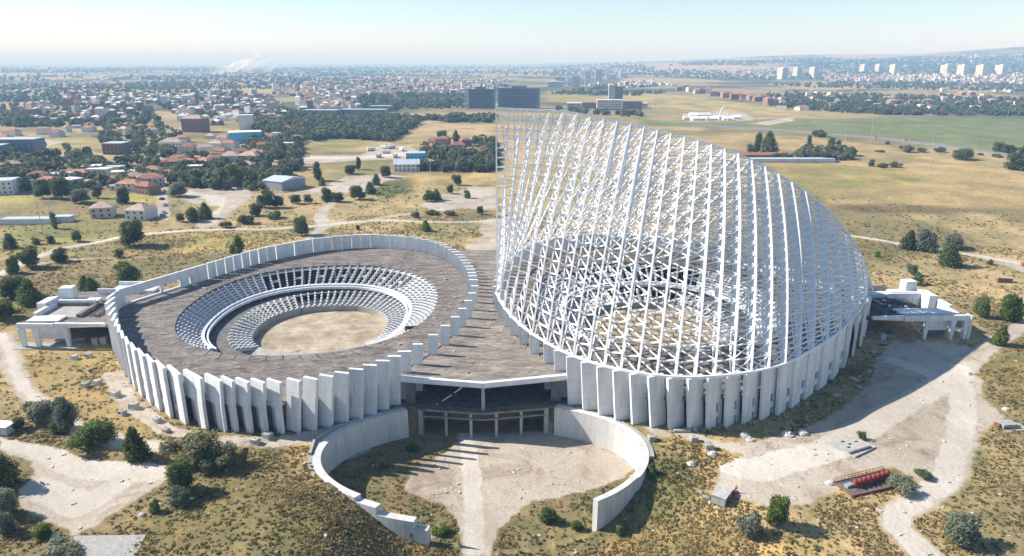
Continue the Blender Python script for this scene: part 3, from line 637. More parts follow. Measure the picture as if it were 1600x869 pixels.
def plates(root, sx, sail):
    """the standing wall plates round the ring, each a part"""
    AN = A_near if sail else A_left
    for k, a in enumerate(AN):
        p = ring_pt(a, 0, 0, sx); p = (abs(p[0]), p[1], 0); X = p[0]; d = plate_dir(a)
        nx = ring_pt(AN[min(k + 1, len(AN) - 1)]); pv = ring_pt(AN[max(k - 1, 0)])
        gap = math.hypot(nx[0] - pv[0], nx[1] - pv[1]) / (2 if 0 < k < len(AN) - 1 else 1)
        w = float(np.interp(X, [4, 20, 30, 60, 80, 100, 130], [2.6, 2.9, 3.3, 3.9, 5.0, 6.2, 6.6]))
        w = float(np.interp(X, [4, 20, 24, 60, 72, 130], [2.5, 2.8, .90 * gap, 1.14 * gap, 1.14 * gap, 1.12 * gap])) if X > 22 else min(w, 2.9)
        if not sail and 66 < X < 80: w *= 1.14
        th = .85
        lean = (float(np.interp(X, [4, 20, 45, 90, 130], [-.2, -.6, -1.5, -.5, 0])), 0.0)
        if not sail and X > 74: d += R(float(np.interp(X, [74, 82, 118, 128], [2, 7, 7, 0])))
        m = MB(); pc = (p[0], p[1])
        if not sail:
            z1 = ZT
            w *= 1.1 if 50 < X < 76 else 1
            if 52 < X < 74:      # lower half set back, with slots either side
                plate(m, pc, d, w, th, 7.2, z1, (lean[0] * .5, 0), sx); f = .42
                q = (pc[0] - lean[0] * .0 + math.cos(d) * -w * (.5 - f / 2), pc[1] + math.sin(d) * -w * (.5 - f / 2))
                plate(m, q, d, w * f, th, 0, 7.2, (0, 0), sx)
                q = (pc[0] + math.cos(d) * w * .19 - math.sin(d) * .7, pc[1] + math.sin(d) * w * .19 + math.cos(d) * .7)
                plate(m, q, d, w * .40, .5, 0, 7.4, (0, 0), sx)
            elif X >= 74 and k < len(AN) - 3:
                ca, sa = math.cos(d), math.sin(d)
                def sub(ua, ub, za, zb):
                    q = (pc[0] + ca * w * (ua + ub) / 2, pc[1] + sa * w * (ua + ub) / 2); plate(m, q, d, w * (ub - ua), th, za, zb, (0, 0), sx)
                sub(-.5, .10, -.3, ZT); sub(.30, .5, -.3, ZT); sub(.10, .30, -.3, .6); sub(.10, .30, 2.6, 4.2); sub(.10, .30, 6.6, ZT)
                m2 = MB(); q = (pc[0] + ca * w * .20 - sa * .35, pc[1] + sa * w * .20 + ca * .35); plate(m2, q, d, w * .22, .12, .5, 7.8, (0, 0), sx); m2.build('window_dark_backing', M['hole'], root)  # near-black plate behind the slots paints the darkness inside
            else: plate(m, pc, d, w, th, -.3, z1, lean, sx)
            m.build('wall_plate', M['white'], root)
        else:
            win = X > 57 and k < NRIB - 1 and k % 1 == 0 and not 60 < X < 64
            if win and X > 57:
                # two openings, one above the other
                ca, sa = math.cos(d), math.sin(d); u0, u1 = (.06, .24) if X < 75 else (.10, .34)
                def sub(ua, ub, za, zb):
                    q = (pc[0] + ca * w * (ua + ub) / 2, pc[1] + sa * w * (ua + ub) / 2); t0, t1 = za / ZT, zb / ZT
                    plate(m, (q[0] + lean[0] * t0, q[1]), d, w * (ub - ua), th, za, zb, (lean[0] * (t1 - t0), 0), sx)
                sub(-.5, u0, 0, ZT - .2); sub(u1, .5, 0, ZT - .2); sub(u0, u1, 2.4, 4.0); sub(u0, u1, 6.4, ZT - .2)
                o = m.build('wall_plate', M['white'], root)
                m2 = MB(); q = (pc[0] + ca * w * (u0 + u1) / 2 - sa * .3 + lean[0] * .3, pc[1] + sa * w * (u0 + u1) / 2 + ca * .3)
                plate(m2, q, d, w * (u1 - u0) * 1.05, .12, 0, 6.5, (0, 0), sx); m2.build('window_dark_backing', M['hole'], root)  # plate behind the openings, its colour standing in for the dark within
            else:
                plate(m, pc, d, w, th, -.3, ZT - .2, lean, sx); m.build('wall_plate', M['white'], root)
        if 24 < X < 100 and not (sail and X > 75):   # bracket that ties the plate to the next one at slab level
            m = MB(); q = ring_pt(AN[k - 1]); c = Vector((sx * p[0] , p[1], 7.3)); e = Vector((sx * q[0], q[1] + .8, 8.0))
            m.tube(c + Vector((0, .6, 0)), c.lerp(e, .9) + Vector((0, .6, 0)), .5, 4); m.build('slab_bracket', M['white'], root)
    # far side
    n = 48; AF = arc_angles(math.pi - .03, .03, n)
    for k, a in enumerate(AF[1:-1]):
        p = ring_pt(a, 0, 0, sx); p = (abs(p[0]), p[1], 0); X = p[0]; d = plate_dir(a)
        if not sail and X > 116.5: continue
        q = ring_pt(AF[k]); gap = math.hypot(q[0] - p[0], q[1] - p[1]); m = MB()
        w = gap * float(np.interp(X, [4, 20, 45, 75, 130], [.72, .83, .88, .93, .95])); w = max(w, 2.4)
        off = .3 * (k % 2)
        plate(m, (p[0], p[1] + off), d, w, .8, -.3, ZT - (.2 if sail else 0), (0, 0), sx); m.build('wall_plate', M['white'], root)
def lattice_point(k, s, side, depth=0.0):
    pass
# right-hand (sail) arena -----------------------------------------------------
sail = thing('sail_arena', (62, 231, 0), 'round white sports hall roofed by a tall sail of open white steel lattice', 'arena')
bowl(sail, 1); plates(sail, 1, True)
_tu = [775 + 21.0 * k for k in range(25)] + [1297, 1314, 1329, 1343, 1355, 1364]
_su = [775, 850, 893, 965, 1040, 1100, 1150, 1200, 1250, 1300, 1340, 1362, 1366]; _sv = [169, 172, 175, 190, 206, 222, 238, 262, 293, 333, 385, 440, 470]
tops = []
for k in range(NRIB):
    u = float(np.interp(k, np.linspace(0, NRIB - 1, len(_tu)), _tu)); v = float(np.interp(u, _su, _sv)); yy = 229.0
    if k > 20: yy = 229 - (k - 20) * .8
    tops.append(Vector(at_y(u, v, yy)))
NB = 19
def rib_curve(N_, T_, out, k_i):
    d = (T_ - N_); ln = d.length; dn_ = d.normalized(); o = Vector((out[0], out[1], 0)).normalized(); nn = (o - dn_ * o.dot(dn_)).normalized()
    pts = []; inn = []
    for j in range(NB + 1):
        s = j / NB; b_ = .022 * min(1, max(0, k_i - 2) / 6) * ln * 4 * s * (1 - s); P = N_.lerp(T_, s) + nn * b_
        dep = 3.0 * min(1, (0.35 + 3.2 * s)) * min(1, .45 + 2.2 * (1 - s)); dep = min(dep, ln * .09)
        pts.append(P); inn.append(P - nn * dep)
    return pts, inn
near, far_ = [], []
for k in range(NRIB):
    a, af = A_near[k], A_far[k]; pn = Vector(ring_pt(a, -.1, ZT)); pf = Vector(ring_pt(af, -.1, ZT))
    d = plate_dir(a); w = float(np.interp(pn.x, [4, 20, 30, 60, 80, 100, 130], [2.6, 2.9, 3.3, 3.9, 5.0, 6.2, 6.6])) * .42
    pn -= Vector((math.cos(d) * w, math.sin(d) * w, 0)) * (1 if k > 0 else 0)
    near.append(rib_curve(pn, tops[k], (pn.x - 62, pn.y - 231), k)); far_.append(rib_curve(pf, tops[k], (pf.x - 62, pf.y - 231), k))
clad_from = {k: max(0.0, min(1, .80 - (k - 8) * .066)) for k in range(9, NRIB)}
for k in range(NRIB):
    m = MB()
    for (P, Q), f_ in ((near[k], 1.0), (far_[k], .8)):
        m.path(P, (.33 if k < 25 else .24) * f_); m.path(Q, (.28 if k < 25 else .16) * f_)
        for j in range(NB + 1): m.tube(P[j], Q[j], .24 * f_)
    rib = m.build('rib', M['steel'], sail)
    if k in clad_from and k < 28:
        P, Q = near[k]; m = MB(); j0 = int(round(clad_from[k] * NB)); nn = Vector((1, 0, 0)) * .10
        for j in range(j0, NB if k < 25 else NB - 4):
            f = .62 if k < 14 else .72 if k < 24 else .5
            a_, b_, c_, d_ = P[j], P[j + 1], P[j + 1].lerp(Q[j + 1], f), P[j].lerp(Q[j], f)
            m.hexa([a_ - nn, b_ - nn, c_ - nn, d_ - nn], [a_ + nn, b_ + nn, c_ + nn, d_ + nn])
        m.build('rib_cladding', M['steel'], rib)
for k in range(NRIB - 1):
    m = MB()
    for si, S in enumerate((near, far_)):
        P, Q = S[k]; P2, Q2 = S[k + 1]
        for j in range(0, NB + 1, 2 if k > 26 else 1):
            m.tube(Q[j], P2[j], (.27 if k < 25 else .18) * (1 - .25 * si))
            if j % 1 == 0 and j < NB and (si == 0 or k % 1 == 0):
                up = j > NB * .62
                if si == 0:
                    if up: m.tube(Q[j], P2[j + 1], .20)
                    else: m.tube(Q[j + 1], P2[j], .20)
                    if j < .8 * NB and k > 17 or .42 * NB < j < .8 * NB and k > 2: m.tube(Q[j], P2[j + 1], .15) if not up else m.tube(Q[j + 1], P2[j], .15)
                else: m.tube(Q[j], P2[j + 1], .16)
    m.build('lattice_bay', M['steel'], sail)
m = MB(); m.path(tops, .34); m.build('ridge_tube', M['steel'], sail)
for S, nm in ((near, 'foot_beam'), (far_, 'foot_beam')):
    m = MB(); m.path([s[0][0] for s in S], .38); m.build(nm, M['steel'], sail)
# left-hand (open) arena ---------------------------------------------------------
bowl_root = thing('open_arena', (-62, 231, 0), 'roofless oval sports hall with white wall plates and concrete tiers open to the sky', 'arena')
bowl(bowl_root, -1); plates(bowl_root, -1, False)
# parapet over the long window of the outer corner
m = MB()
_q1 = ring_pt(-.04, .3, ZT, -1); _aa = [a for a in np.linspace(.05, 1.2, 400) if ring_pt(a)[0] > 115.2]; _q2 = ring_pt(_aa[-1], 0, ZT, -1); pa, pb = Vector(_q1), Vector(_q2); pc_ = Vector(at(172.5, 462, ZT))
d = (pb - pa).normalized(); nn = Vector((-d.y, d.x, 0))
for z0, z1 in ((11.6, ZT + .02), (0, 8.9)):
    m.hexa([(v.x, v.y, z0) for v in (pa - nn * .4, pb - nn * .4, pb + nn * .4, pa + nn * .4)], [(v.x, v.y, z1) for v in (pa - nn * .4, pb - nn * .4, pb + nn * .4, pa + nn * .4)])
for t in (.0, .5, 1.0):
    q = pa.lerp(pb, t); m.box((q.x, q.y, 8.8), (.8, .8, 2.9), math.atan2(d.y, d.x))
m.build('corner_wall', M['white'], bowl_root)

# ------------------------------------------------------------------ podium between the halls
pod = thing('podium', (0, 200, 0), 'dusty concrete deck between the two round halls with a bent white front edge', 'podium')
def gap_x(y, sx, off=.6):       # inner face of an arena at this y
    a = math.atan2(y - CTR[1], -1); lo = None
    aa = np.linspace(math.pi / 2, 3 * math.pi / 2, 700); rr_ = ring_rv(aa); ys = CTR[1] + rr_ * np.sin(aa); xs = CTR[0] + rr_ * np.cos(aa)
    i = int(np.argmin(np.abs(ys - y))); return xs[i]
ysl = np.linspace(171.2, 301, 44); m = MB()
Lp = [(-gap_x(v, 1) - .2, v) for v in ysl]; Rp = [(gap_x(v, 1) + .2, v) for v in ysl]
for i in range(len(ysl) - 1):
    a, b_, c, d = Lp[i], Rp[i], Rp[i + 1], Lp[i + 1]
    m.add([(*a, 8.24), (*b_, 8.24), (*c, 8.24), (*d, 8.24)], [(0, 1, 2, 3)])
fy = lambda X: 165.2 + 4.6 * abs(X) / 23.5
m.add([(Lp[0][0], Lp[0][1], 8.24), (-23.6, fy(23.6), 8.24), (0, fy(0), 8.24), (23.6, fy(23.6), 8.24), (Rp[0][0], Rp[0][1], 8.24)], [(0, 1, 2, 3, 4)])
m.add([(Lp[-1][0], 301, 8.24), (Rp[-1][0], 301, 8.24), (Rp[-1][0], 301, 0), (Lp[-1][0], 301, 0)], [(0, 1, 2, 3)[::-1]])
m.build('deck', M['podroof'], pod)
for s in (-1, 1):
    m = MB(); a = Vector((0, fy(0), 0)); b_ = Vector((s * 24.2, fy(24.2), 0)); d = (b_ - a).normalized(); nn = Vector((-d.y, d.x, 0)) * (1 if s > 0 else -1)
    c = [a - nn * .5, b_ - nn * .5, b_ + nn * .7, a + nn * .7]
    bt = [(v.x, v.y, 6.9) for v in c]; tp = [(v.x, v.y, 8.55) for v in c]
    bt[0] = (bt[0][0], bt[0][1] , 7.1); bt[1] = (bt[1][0], bt[1][1] , 7.1)
    if s < 0: bt, tp = bt[::-1], tp[::-1]
    m.hexa(bt, tp); m.build('front_beam', M['white'], pod)
m = MB(); m.box((0, fy(0) + .6, .2), (.9, .9, 6.9)); m.build('column', M['grey'], pod)
for X in (-20, 20): m = MB(); m.box((X, fy(X) + 1.2, .2), (2.6, .8, 6.8)); m.build('column', M['dark'], pod)
for X in (-13, 0, 13):
    for Y in (182, 196): m = MB(); m.box((X, Y, -8), (.8, .8, 16)); m.build('column', M['dark'], pod)
m = MB(); m.box((0, 208, -8), (52, .6, 16)); m.build('back_wall', M['hole'], pod)  # coloured near-black to give the recess under the deck its shade
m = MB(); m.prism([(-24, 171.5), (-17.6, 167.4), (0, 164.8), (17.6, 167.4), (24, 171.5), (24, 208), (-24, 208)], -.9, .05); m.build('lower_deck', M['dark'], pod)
m = MB()
for a, b_ in (((-17.6, 167.2), (0, 164.6)), ((0, 164.6), (17.6, 167.2))):
    for z, r in ((-.35, .36), (-2.2, .30)): m.tube((*a, z), (*b_, z), r)
m.build('edge_beam', M['mid'], pod)
for X in (-10.2, -3.4, 3.5, 10.3):
    yp = 164.7 + 2.6 * abs(X) / 17.6 + .35; m = MB(); m.box((X, yp, -8.2), (.75, .75, 7.4)); m.build('column', M['grey'], pod)
m = MB()
for i in range(45):
    X = -17.4 + 34.8 * i / 44; yp = 164.6 + 2.6 * abs(X) / 17.6; m.tube((X, yp, 0), (X, yp, 1.0), .035, 4)
for s in (-1, 1): m.tube((s * 17.5, 167.2, 1.0), (0, 164.6, 1.0), .05); m.tube((s * 17.5, 167.2, .5), (0, 164.6, .5), .03)
m.build('railing', M['rust'], pod)
for s in (-1, 1):
    m = MB(); m.box((s * 17.2, 168.5, -8.2), (1.2, 3.2, 8.1)); m.build('side_wall', M['grey'], pod)
m = MB()
for i in range(60):
    X, Y = rnd.uniform(-14, 14), rnd.uniform(172, 300); s = rnd.uniform(.15, .5)
    if abs(X) < gap_x(Y, 1) - 1: m.box((X, Y, 8.2), (s * rnd.uniform(1, 3), s, .3), rnd.uniform(0, 3))
m.build('rubble', M['block'], pod)['kind'] = 'stuff'
# joints of the deck
for Y in np.arange(176, 298, 5.2):
    g_ = gap_x(Y, 1) + .2; m = MB(); m.box((-g_ * .45, Y, 8.245), (g_ * 1.0, .14, .012)); m.build('deck_joint', M['crack'], pod)

# ------------------------------------------------------------------ curved retaining walls of the forecourt
def hemi_pt(a, off=0):
    b_ = HBF if math.sin(a) > 0 else HBL if math.cos(a) < 0 else HBN; dg = math.degrees(a); e_ = 0
    return Vector(((HA + off) * math.cos(a), HCY + (b_ + off) * math.sin(a) + e_, 0))
def hemi_wall(nm, a0, a1, label, steps, top=.35):
    rt = thing(nm, tuple(hemi_pt((a0 + a1) / 2)), label, 'wall'); n_ = 60
    AA = [a0 + (a1 - a0) * i / n_ for i in range(n_ + 1)]
    m = MB(); ins = [hemi_pt(a, -.7) for a in AA]; out = [hemi_pt(a, 1.1 if not (a1 < a0 and a < -.5) else .7) for a in AA]
    for i in range(n_):
        s = (i + .5) / n_; zt = top
        for sa, dz in steps:
            if s > sa: zt = top - dz
        q = [ins[i], ins[i + 1], out[i + 1], out[i]]
        if a1 > a0: q = q[::-1]
        m.hexa([(v.x, v.y, -9) for v in q], [(v.x, v.y, zt) for v in q])
    m.build('wall_face', M['hemi'], rt)
    m = MB()
    for i in range(n_):
        if (i + .5) / n_ > .62: break
        p0, p1, p2, p3 = hemi_pt(AA[i], 1.11), hemi_pt(AA[i + 1], 1.11), hemi_pt(AA[i + 1], 2.3), hemi_pt(AA[i], 2.3); q = [p0, p1, p2, p3]
        if a1 > a0: q = q[::-1]
        m.hexa([(v.x, v.y, -2) for v in q], [(v.x, v.y, top - .12) for v in q])
    m.build('coping_walk', M['grey'], rt)
    return rt
M['hemi'] = stone('board_marked_concrete', (.50, .49, .46), (.66, .65, .62), .4, (1, 1, .12), fine=(2.2, .86, 1), stain=((.40, .39, .37), .25, .60, (1, 1, .5)))
pour_lines(M['hemi'], 4.1, .82, .03)
hemi_wall('retaining_wall', R(122), R(254), 'curved concrete retaining wall on the left of the sunk forecourt, stepped down at its near end', [(.80, .9), (.86, 2.6), (.97, 4.4)])
hemi_wall('retaining_wall', R(60), R(-51), 'curved concrete retaining wall on the right of the sunk forecourt, brightly sunlit inside', [])
# short outer wall stub by the left curve
m = MB()
pts = [at(485, 712, 0), at(492, 690, 0), at(520, 672, 0), at(560, 658, 0)]
for a, b_ in zip(pts[:-1], pts[1:]):
    d = Vector(b_) - Vector(a); mid = (Vector(a) + Vector(b_)) / 2; m.box((mid.x, mid.y, -1), (d.length + .3, .6, 1.9), math.atan2(d.y, d.x))
tag(m.build('kerb_wall', M['grey']), 'low grey concrete kerb wall running behind the left retaining wall', 'wall')

# ------------------------------------------------------------------ side wings
def wing(s, label):
    rt = thing('service_wing', (s * 145, 228, 0), label, 'building'); E_ = s > 0
    def bx(nm, x0, x1, y0, y1, z0, z1, mt):
        m = MB(); m.box((s * (x0 + x1) / 2, (y0 + y1) / 2, z0), (abs(x1 - x0), abs(y1 - y0), z1 - z0)); return m.build(nm, M[mt], rt)
    m = MB(); poly = [(s * 124, 212), (s * 140, 213.4), (s * 152.5, 214), (s * 152.5, 246), (s * 119, 250)]
    m.prism(poly, 6.9, 7.9); m.build('roof_slab', M['cover'] if E_ else M['roof'], rt)
    m = MB()   # tapered front beam
    for (xa, xb, h0, h1) in ((124.5 if not E_ else 130, 141, 1.0, 1.7), (141, 164 if E_ else 153, 1.7, 1.7)):
        ya = 211.2 if not E_ else 211.2; B = [(s * xa, ya, 8.5 - h0), (s * xb, ya + .6, 8.5 - h1), (s * xb, ya + 1.6, 8.5 - h1), (s * xa, ya + 1.0, 8.5 - h0)]; T = [(v[0], v[1], 8.55) for v in B]
        if s < 0: B, T = B[::-1], T[::-1]
        m.hexa(B, T)
    m.build('front_beam', M['white'], rt)
    xo = 165 if E_ else 152
    cols = ((152.0, 1.6), (147.2, 1.8), (137.5, 1.2)) if not E_ else ((149.2, 1.3), (158.2, 1.5), (162.8, 1.6))
    for X, w in cols:
        m = MB(); B = [(s * (X - w * .32), 211.6, 0), (s * (X + w * .32), 211.6, 0), (s * (X + w * .32), 212.8, 0), (s * (X - w * .32), 212.8, 0)]
        T = [(s * (X - w * .6), 211.5, 7.0), (s * (X + w * .6), 211.5, 7.0), (s * (X + w * .6), 212.9, 7.0), (s * (X - w * .6), 212.9, 7.0)]
        if s < 0: B, T = B[::-1], T[::-1]
        m.hexa(B, T); m.build('column', M['white'], rt)
    if E_:
        bx('cross_beam', 158.5, 162.5, 211.8, 212.6, 3.2, 3.9, 'white'); bx('hanging_wall', 149.8, 157.6, 213.6, 214.2, 2.6, 7, 'white')
        bx('outer_wall', 163.6, 164.3, 211.2, 214, 0, 8.5, 'white'); bx('infill', 150, 158, 215, 215.4, 0, 2.6, 'dark')
        m = MB(); m.tube((143, 212.2, 7), (148.8, 212.2, 1.2), .25); m.build('brace', M['grey'], rt)
    else:
        bx('hanging_wall', 137.6, 147.0, 213.6, 214.2, 2.4, 7, 'white'); bx('base_slab', 134, 155, 210.2, 216, -.2, .35, 'grey')
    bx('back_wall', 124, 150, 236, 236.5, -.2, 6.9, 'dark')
    x1 = 163 if E_ else 153
    bx('front_parapet', 141, x1 - 1.6, 214.2, 219.2, 6.9, 8.62, 'white')
    bx('side_parapet', x1 - 2.2, x1 - 1.0, 219.2, 232, 4.5, 9.6, 'white')
    bx('rear_parapet', 138 if not E_ else 146, x1 - 2.3, 231, 232, 5, 9.9, 'white')
    bx('rear_terrace', 138, x1 - 1, 232.1, 236, 5, 9.2, 'whitein')
    tx = 156 if E_ else 150
    m = MB(); m.box((s * tx, 236.2, 0), (4.4, 3.4, 13.2), R(6)); m.build('stair_tower', M['white'], rt)
    m = MB(); m.prism([(s * (tx + 2), 234), (s * (tx + 5), 232.5), (s * (tx + 5), 226), (s * (tx + 2), 226)], 3, 10.6); m.build('stair_flank', M['white'], rt)
    bx('long_parapet', 129, 144, 243.4, 244, 5, 9.9, 'white'); bx('long_parapet', 124, 140, 251, 251.7, 3, 10.2, 'white'); bx('rear_terrace', 124, 140, 244.2, 250.8, 5, 8.9, 'whitein')
    if E_:
        for i in range(70):
            X, Y = rnd.uniform(127, 150), rnd.uniform(214, 244); l = rnd.uniform(1.5, 5); m = MB()
            m.box((X, Y, 7.88), (l, .35, rnd.uniform(.2, .6)), R(rnd.uniform(-25, 10))); m.build('loose_board', M['cover'], rt)
        m = MB(); m.box((139.5, 230, 7.9), (.5, 14, .6), R(8)); m.build('upstand', M['grey'], rt)
        for X, Y, sz in ((143.5, 229, .9), (147.5, 222, .8), (142, 222.5, .6)): m = MB(); m.box((X, Y, 7.9), (sz, sz, .6), .5); m.build('roof_debris', M['whitein'], rt)
        bx('step_parapet', 148, 158, 233, 236, 8.5, 9.9, 'white')
    else:
        for x0, x1_, y0, y1 in ((138, 151, 219.4, 230.8), (131.5, 136, 219.6, 231.5)):
            bx('sunken_court', x0, x1_, y0, y1, 7.905, 7.93, 'hole' if x0 < 135 else 'grey')  # flat sheets on the slab; the narrow one painted dark as pit shade
        for x0, x1_, y0, y1 in ((136.4, 137.8, 219, 232), (131, 131.5, 219, 232), (131, 152, 230.4, 231)): bx('court_upstand', x0, x1_, y0, y1, 7.9, 9.0, 'roof')
    return rt
wing(-1, 'low white service wing on piers at the outer side of the roofless hall')
wing(1, 'low service wing with black sheeted roof beside the sail-roofed hall')
# ------------------------------------------------------------------ things lying and standing on the site
NUM = ['first', 'second', 'third', 'fourth', 'fifth', 'sixth', 'seventh', 'eighth', 'ninth', 'tenth', 'eleventh', 'twelfth', 'thirteenth', 'fourteenth', 'fifteenth', 'sixteenth', 'seventeenth', 'eighteenth', 'nineteenth', 'twentieth']
def nth(i):
    if i < 20: return NUM[i]
    t, u = divmod(i + 1, 10); T = {2: 'twenty', 3: 'thirty', 4: 'forty', 5: 'fifty', 6: 'sixty', 7: 'seventy', 8: 'eighty', 9: 'ninety'}[t]
    E0 = {'twenty': 'twentieth', 'thirty': 'thirtieth', 'forty': 'fortieth', 'fifty': 'fiftieth', 'sixty': 'sixtieth', 'seventy': 'seventieth', 'eighty': 'eightieth', 'ninety': 'ninetieth'}
    return E0[T] if u == 0 else T + '-' + NUM[u - 1]
def rough_block(m, c, d, rz, j=.12):
    co, si = math.cos(rz), math.sin(rz); V = []
    for z in (0, d[2]):
        for x, y in ((-.5, -.5), (.5, -.5), (.5, .5), (-.5, .5)):
            X, Y = (x + rnd.uniform(-j, j) * .5) * d[0], (y + rnd.uniform(-j, j) * .5) * d[1]; V.append((c[0] + X * co - Y * si, c[1] + X * si + Y * co, c[2] + z * (1 - rnd.uniform(0, j))))
    m.add(V, [(3, 2, 1, 0), (4, 5, 6, 7), (0, 1, 5, 4), (1, 2, 6, 5), (2, 3, 7, 6), (3, 0, 4, 7)])
BL = [(117,561,'grey concrete test block left of the others under the left service wing','l'),(139,558,'grey concrete block with a long shadow nearest the left service wing','l'),(139,580,'small grey concrete block alone on dry grass below the pair near the left wing','l'),
 (134,605,'grey concrete block, left one of the pair halfway down the dry slope','l'),(153,600,'grey concrete block, right one of the pair halfway down the dry slope','l'),(181,619,'grey concrete block on the dry slope just below the halfway pair','l'),
 (210,638,'grey concrete block close to the sawtooth wall on the slope','l'),(192,648,'dark grey concrete block lowest on the dry slope left of the open hall','l'),(246,659,'pale concrete block at the track edge above the large olive bush','l'),
 (260,675,'little pale concrete block directly above the large olive bush','l'),(399,693,'grey concrete block in front of the open hall, left one of two','l'),(419,685,'grey concrete block in front of the open hall, right one of two','l'),
 (1018,688,'grey concrete block right of the curved wall on golden grass','r'),(1084,689,'grey concrete block with footing below the sail hall plates','r'),(1108,701,'grey concrete block at the border of green scrub and golden grass','r')]
for u, v, lab, sd_ in BL:
    p = ground(u, v); rz = R(rnd.uniform(-35, -10)) if sd_ == 'l' else R(rnd.uniform(-5, 10)); s = rnd.uniform(1.5, 1.9) * (.7 if 'little' in lab or 'small' in lab else 1)
    t = thing('concrete_block', p, lab, 'concrete block', 'concrete blocks lying round the halls')
    m = MB(); rough_block(m, (p[0], p[1], p[2] - .1), (s * 1.1, s, s * .95), rz); m.build('block_body', M['block'], t)
    m = MB(); m.box((p[0], p[1], p[2] - .15), (s * 1.5, s * 1.3, .3), rz + .1); m.build('footing', M['block'], t)
    m = MB(); m.tube((p[0] - .25, p[1], p[2] + s * .8), (p[0] - .2, p[1], p[2] + s * 1.05), .05); m.tube((p[0] - .2, p[1], p[2] + s * 1.05), (p[0] + .2, p[1], p[2] + s * 1.05), .05); m.tube((p[0] + .2, p[1], p[2] + s * 1.05), (p[0] + .25, p[1], p[2] + s * .8), .05)
    m.build('lifting_eye', M['rust'], t)
def boulder(p, r, lab, grp=None):
    n_, k_ = 9, 6; V = []; sh = [rnd.uniform(.8, 1.2) for _ in range(n_ * k_)]
    for j in range(k_):
        ph = math.pi * j / (k_ - 1) * .62
        for i in range(n_):
            t = 2 * math.pi * i / n_; q = r * sh[j * n_ + i] if j else r * 1.0
            V.append((p[0] + q * math.sin(ph + .02) * math.cos(t) * 1.25, p[1] + q * math.sin(ph + .02) * math.sin(t), p[2] - .1 + q * math.cos(ph) * .95 - .1 * r))
    m = MB(); m.add(V, [(j * n_ + i, (j + 1) * n_ + i, (j + 1) * n_ + (i + 1) % n_, j * n_ + (i + 1) % n_) for j in range(k_ - 1) for i in range(n_)])
    return tag(m.build('boulder', M['boulder']), lab, 'boulder', grp)
for u, v, r, lab in [(1113,711,1.1,'white boulder in the scrub just below the grey block'),(1081,726,1.1,'round pale boulder alone in green scrub right of the curved wall'),(1164,682,1.3,'white boulder, larger of two touching in front of the sail hall'),
  (1172,688,1.0,'white boulder, smaller of two touching in front of the sail hall'),(1231,680,1.3,'broad white boulder at the shadow edge of the sail hall'),(1254,678,1.2,'tall white boulder at the shadow edge, rightmost of its row'),
  (1513,585,.9,'pale boulder on the bend of the track below the right wing'),(1572,640,.9,'small pale boulder in grass near the fork of the right track'),(87,838,.9,'pale stone in weeds at the bottom left corner'),(222,805,.7,'small pale stone at the edge of the left gravel yard'),
  (1297,756,.9,'grey boulder left of the red steel platform'),(1363,690,.6,'small stone beside the broken slab on the gravel')]:
    boulder(ground(u, v), r, lab, 'boulders lying on the site')
# long precast beam on the ground
p = ground(1066, 675); m = MB(); m.box(p, (4.6, .8, .7), R(2)); m.box((p[0] + 3.2, p[1] + .2, p[2]), (.9, .9, 1.1), .3)
tag(m.build('precast_beam', M['block']), 'long grey precast beam lying in front of the sail hall plates', 'concrete beam')
# pump house on its plate
q = [ground(*a) for a in ((1086,766),(1124,751),(1178,778),(1136,803))]; m = MB(); m.prism([a[:2] for a in q], q[0][2] - .5, q[0][2] + .18)
tag(m.build('concrete_plate', M['block']), 'flat concrete plate under the little hut on the gravel', 'concrete slab')
p = ground(1127, 781); hut = thing('pump_hut', p, 'small concrete hut with flat roof standing on its concrete plate', 'hut')
m = MB(); m.box(p, (3.0, 4.4, 1.9), R(-38)); m.build('walls', M['block'], hut)
m = MB(); m.box((p[0], p[1], p[2] + 1.9), (3.3, 4.7, .25), R(-38)); m.build('roof', M['block'], hut)
m = MB(); m.box((p[0] + .95, p[1] - 1.25, p[2]), (.1, .9, 1.5), R(-38)); m.build('door', M['hole'], hut)
p = ground(1146, 772); m = MB(); m.tube(p, (p[0] + .6, p[1] + .3, p[2] + 2.0), .12); m.tube((p[0] - .7, p[1], p[2] + .2), (p[0] + .9, p[1] + .2, p[2] + 1.5), .1); m.box((p[0] + .2, p[1] + .1, p[2]), (1.5, .9, .7), .4)
tag(m.build('scrap_frame', M['rust']), 'rusty scrap steel frame leaning beside the concrete hut', 'scrap metal')
# broken slab; openings are dark pieces laid on top, their shade in the colour
q = [ground(*a) for a in ((1290,695),(1326,681),(1369,700),(1336,716))]; sl = thing('broken_slab', q[0], 'square concrete slab with slots and dark gap on the gravel', 'concrete slab')
m = MB(); m.prism([a[:2] for a in q], -.3, .35); m.build('slab_plate', M['block'], sl)
for (u, v) in ((1317,690),(1328,694),(1338,690),(1326,699)): a = at(u, v, .35); m = MB(); m.box((a[0], a[1], .352), (.9, .5, .05), .3); m.build('slot', M['hole'], sl)
a, b_ = at(1327, 709, .35), at(1360, 699, .35); m = MB(); m.tube((a[0], a[1], .5), (b_[0], b_[1], .5), .35); m.build('edge_trench', M['dark'], sl)
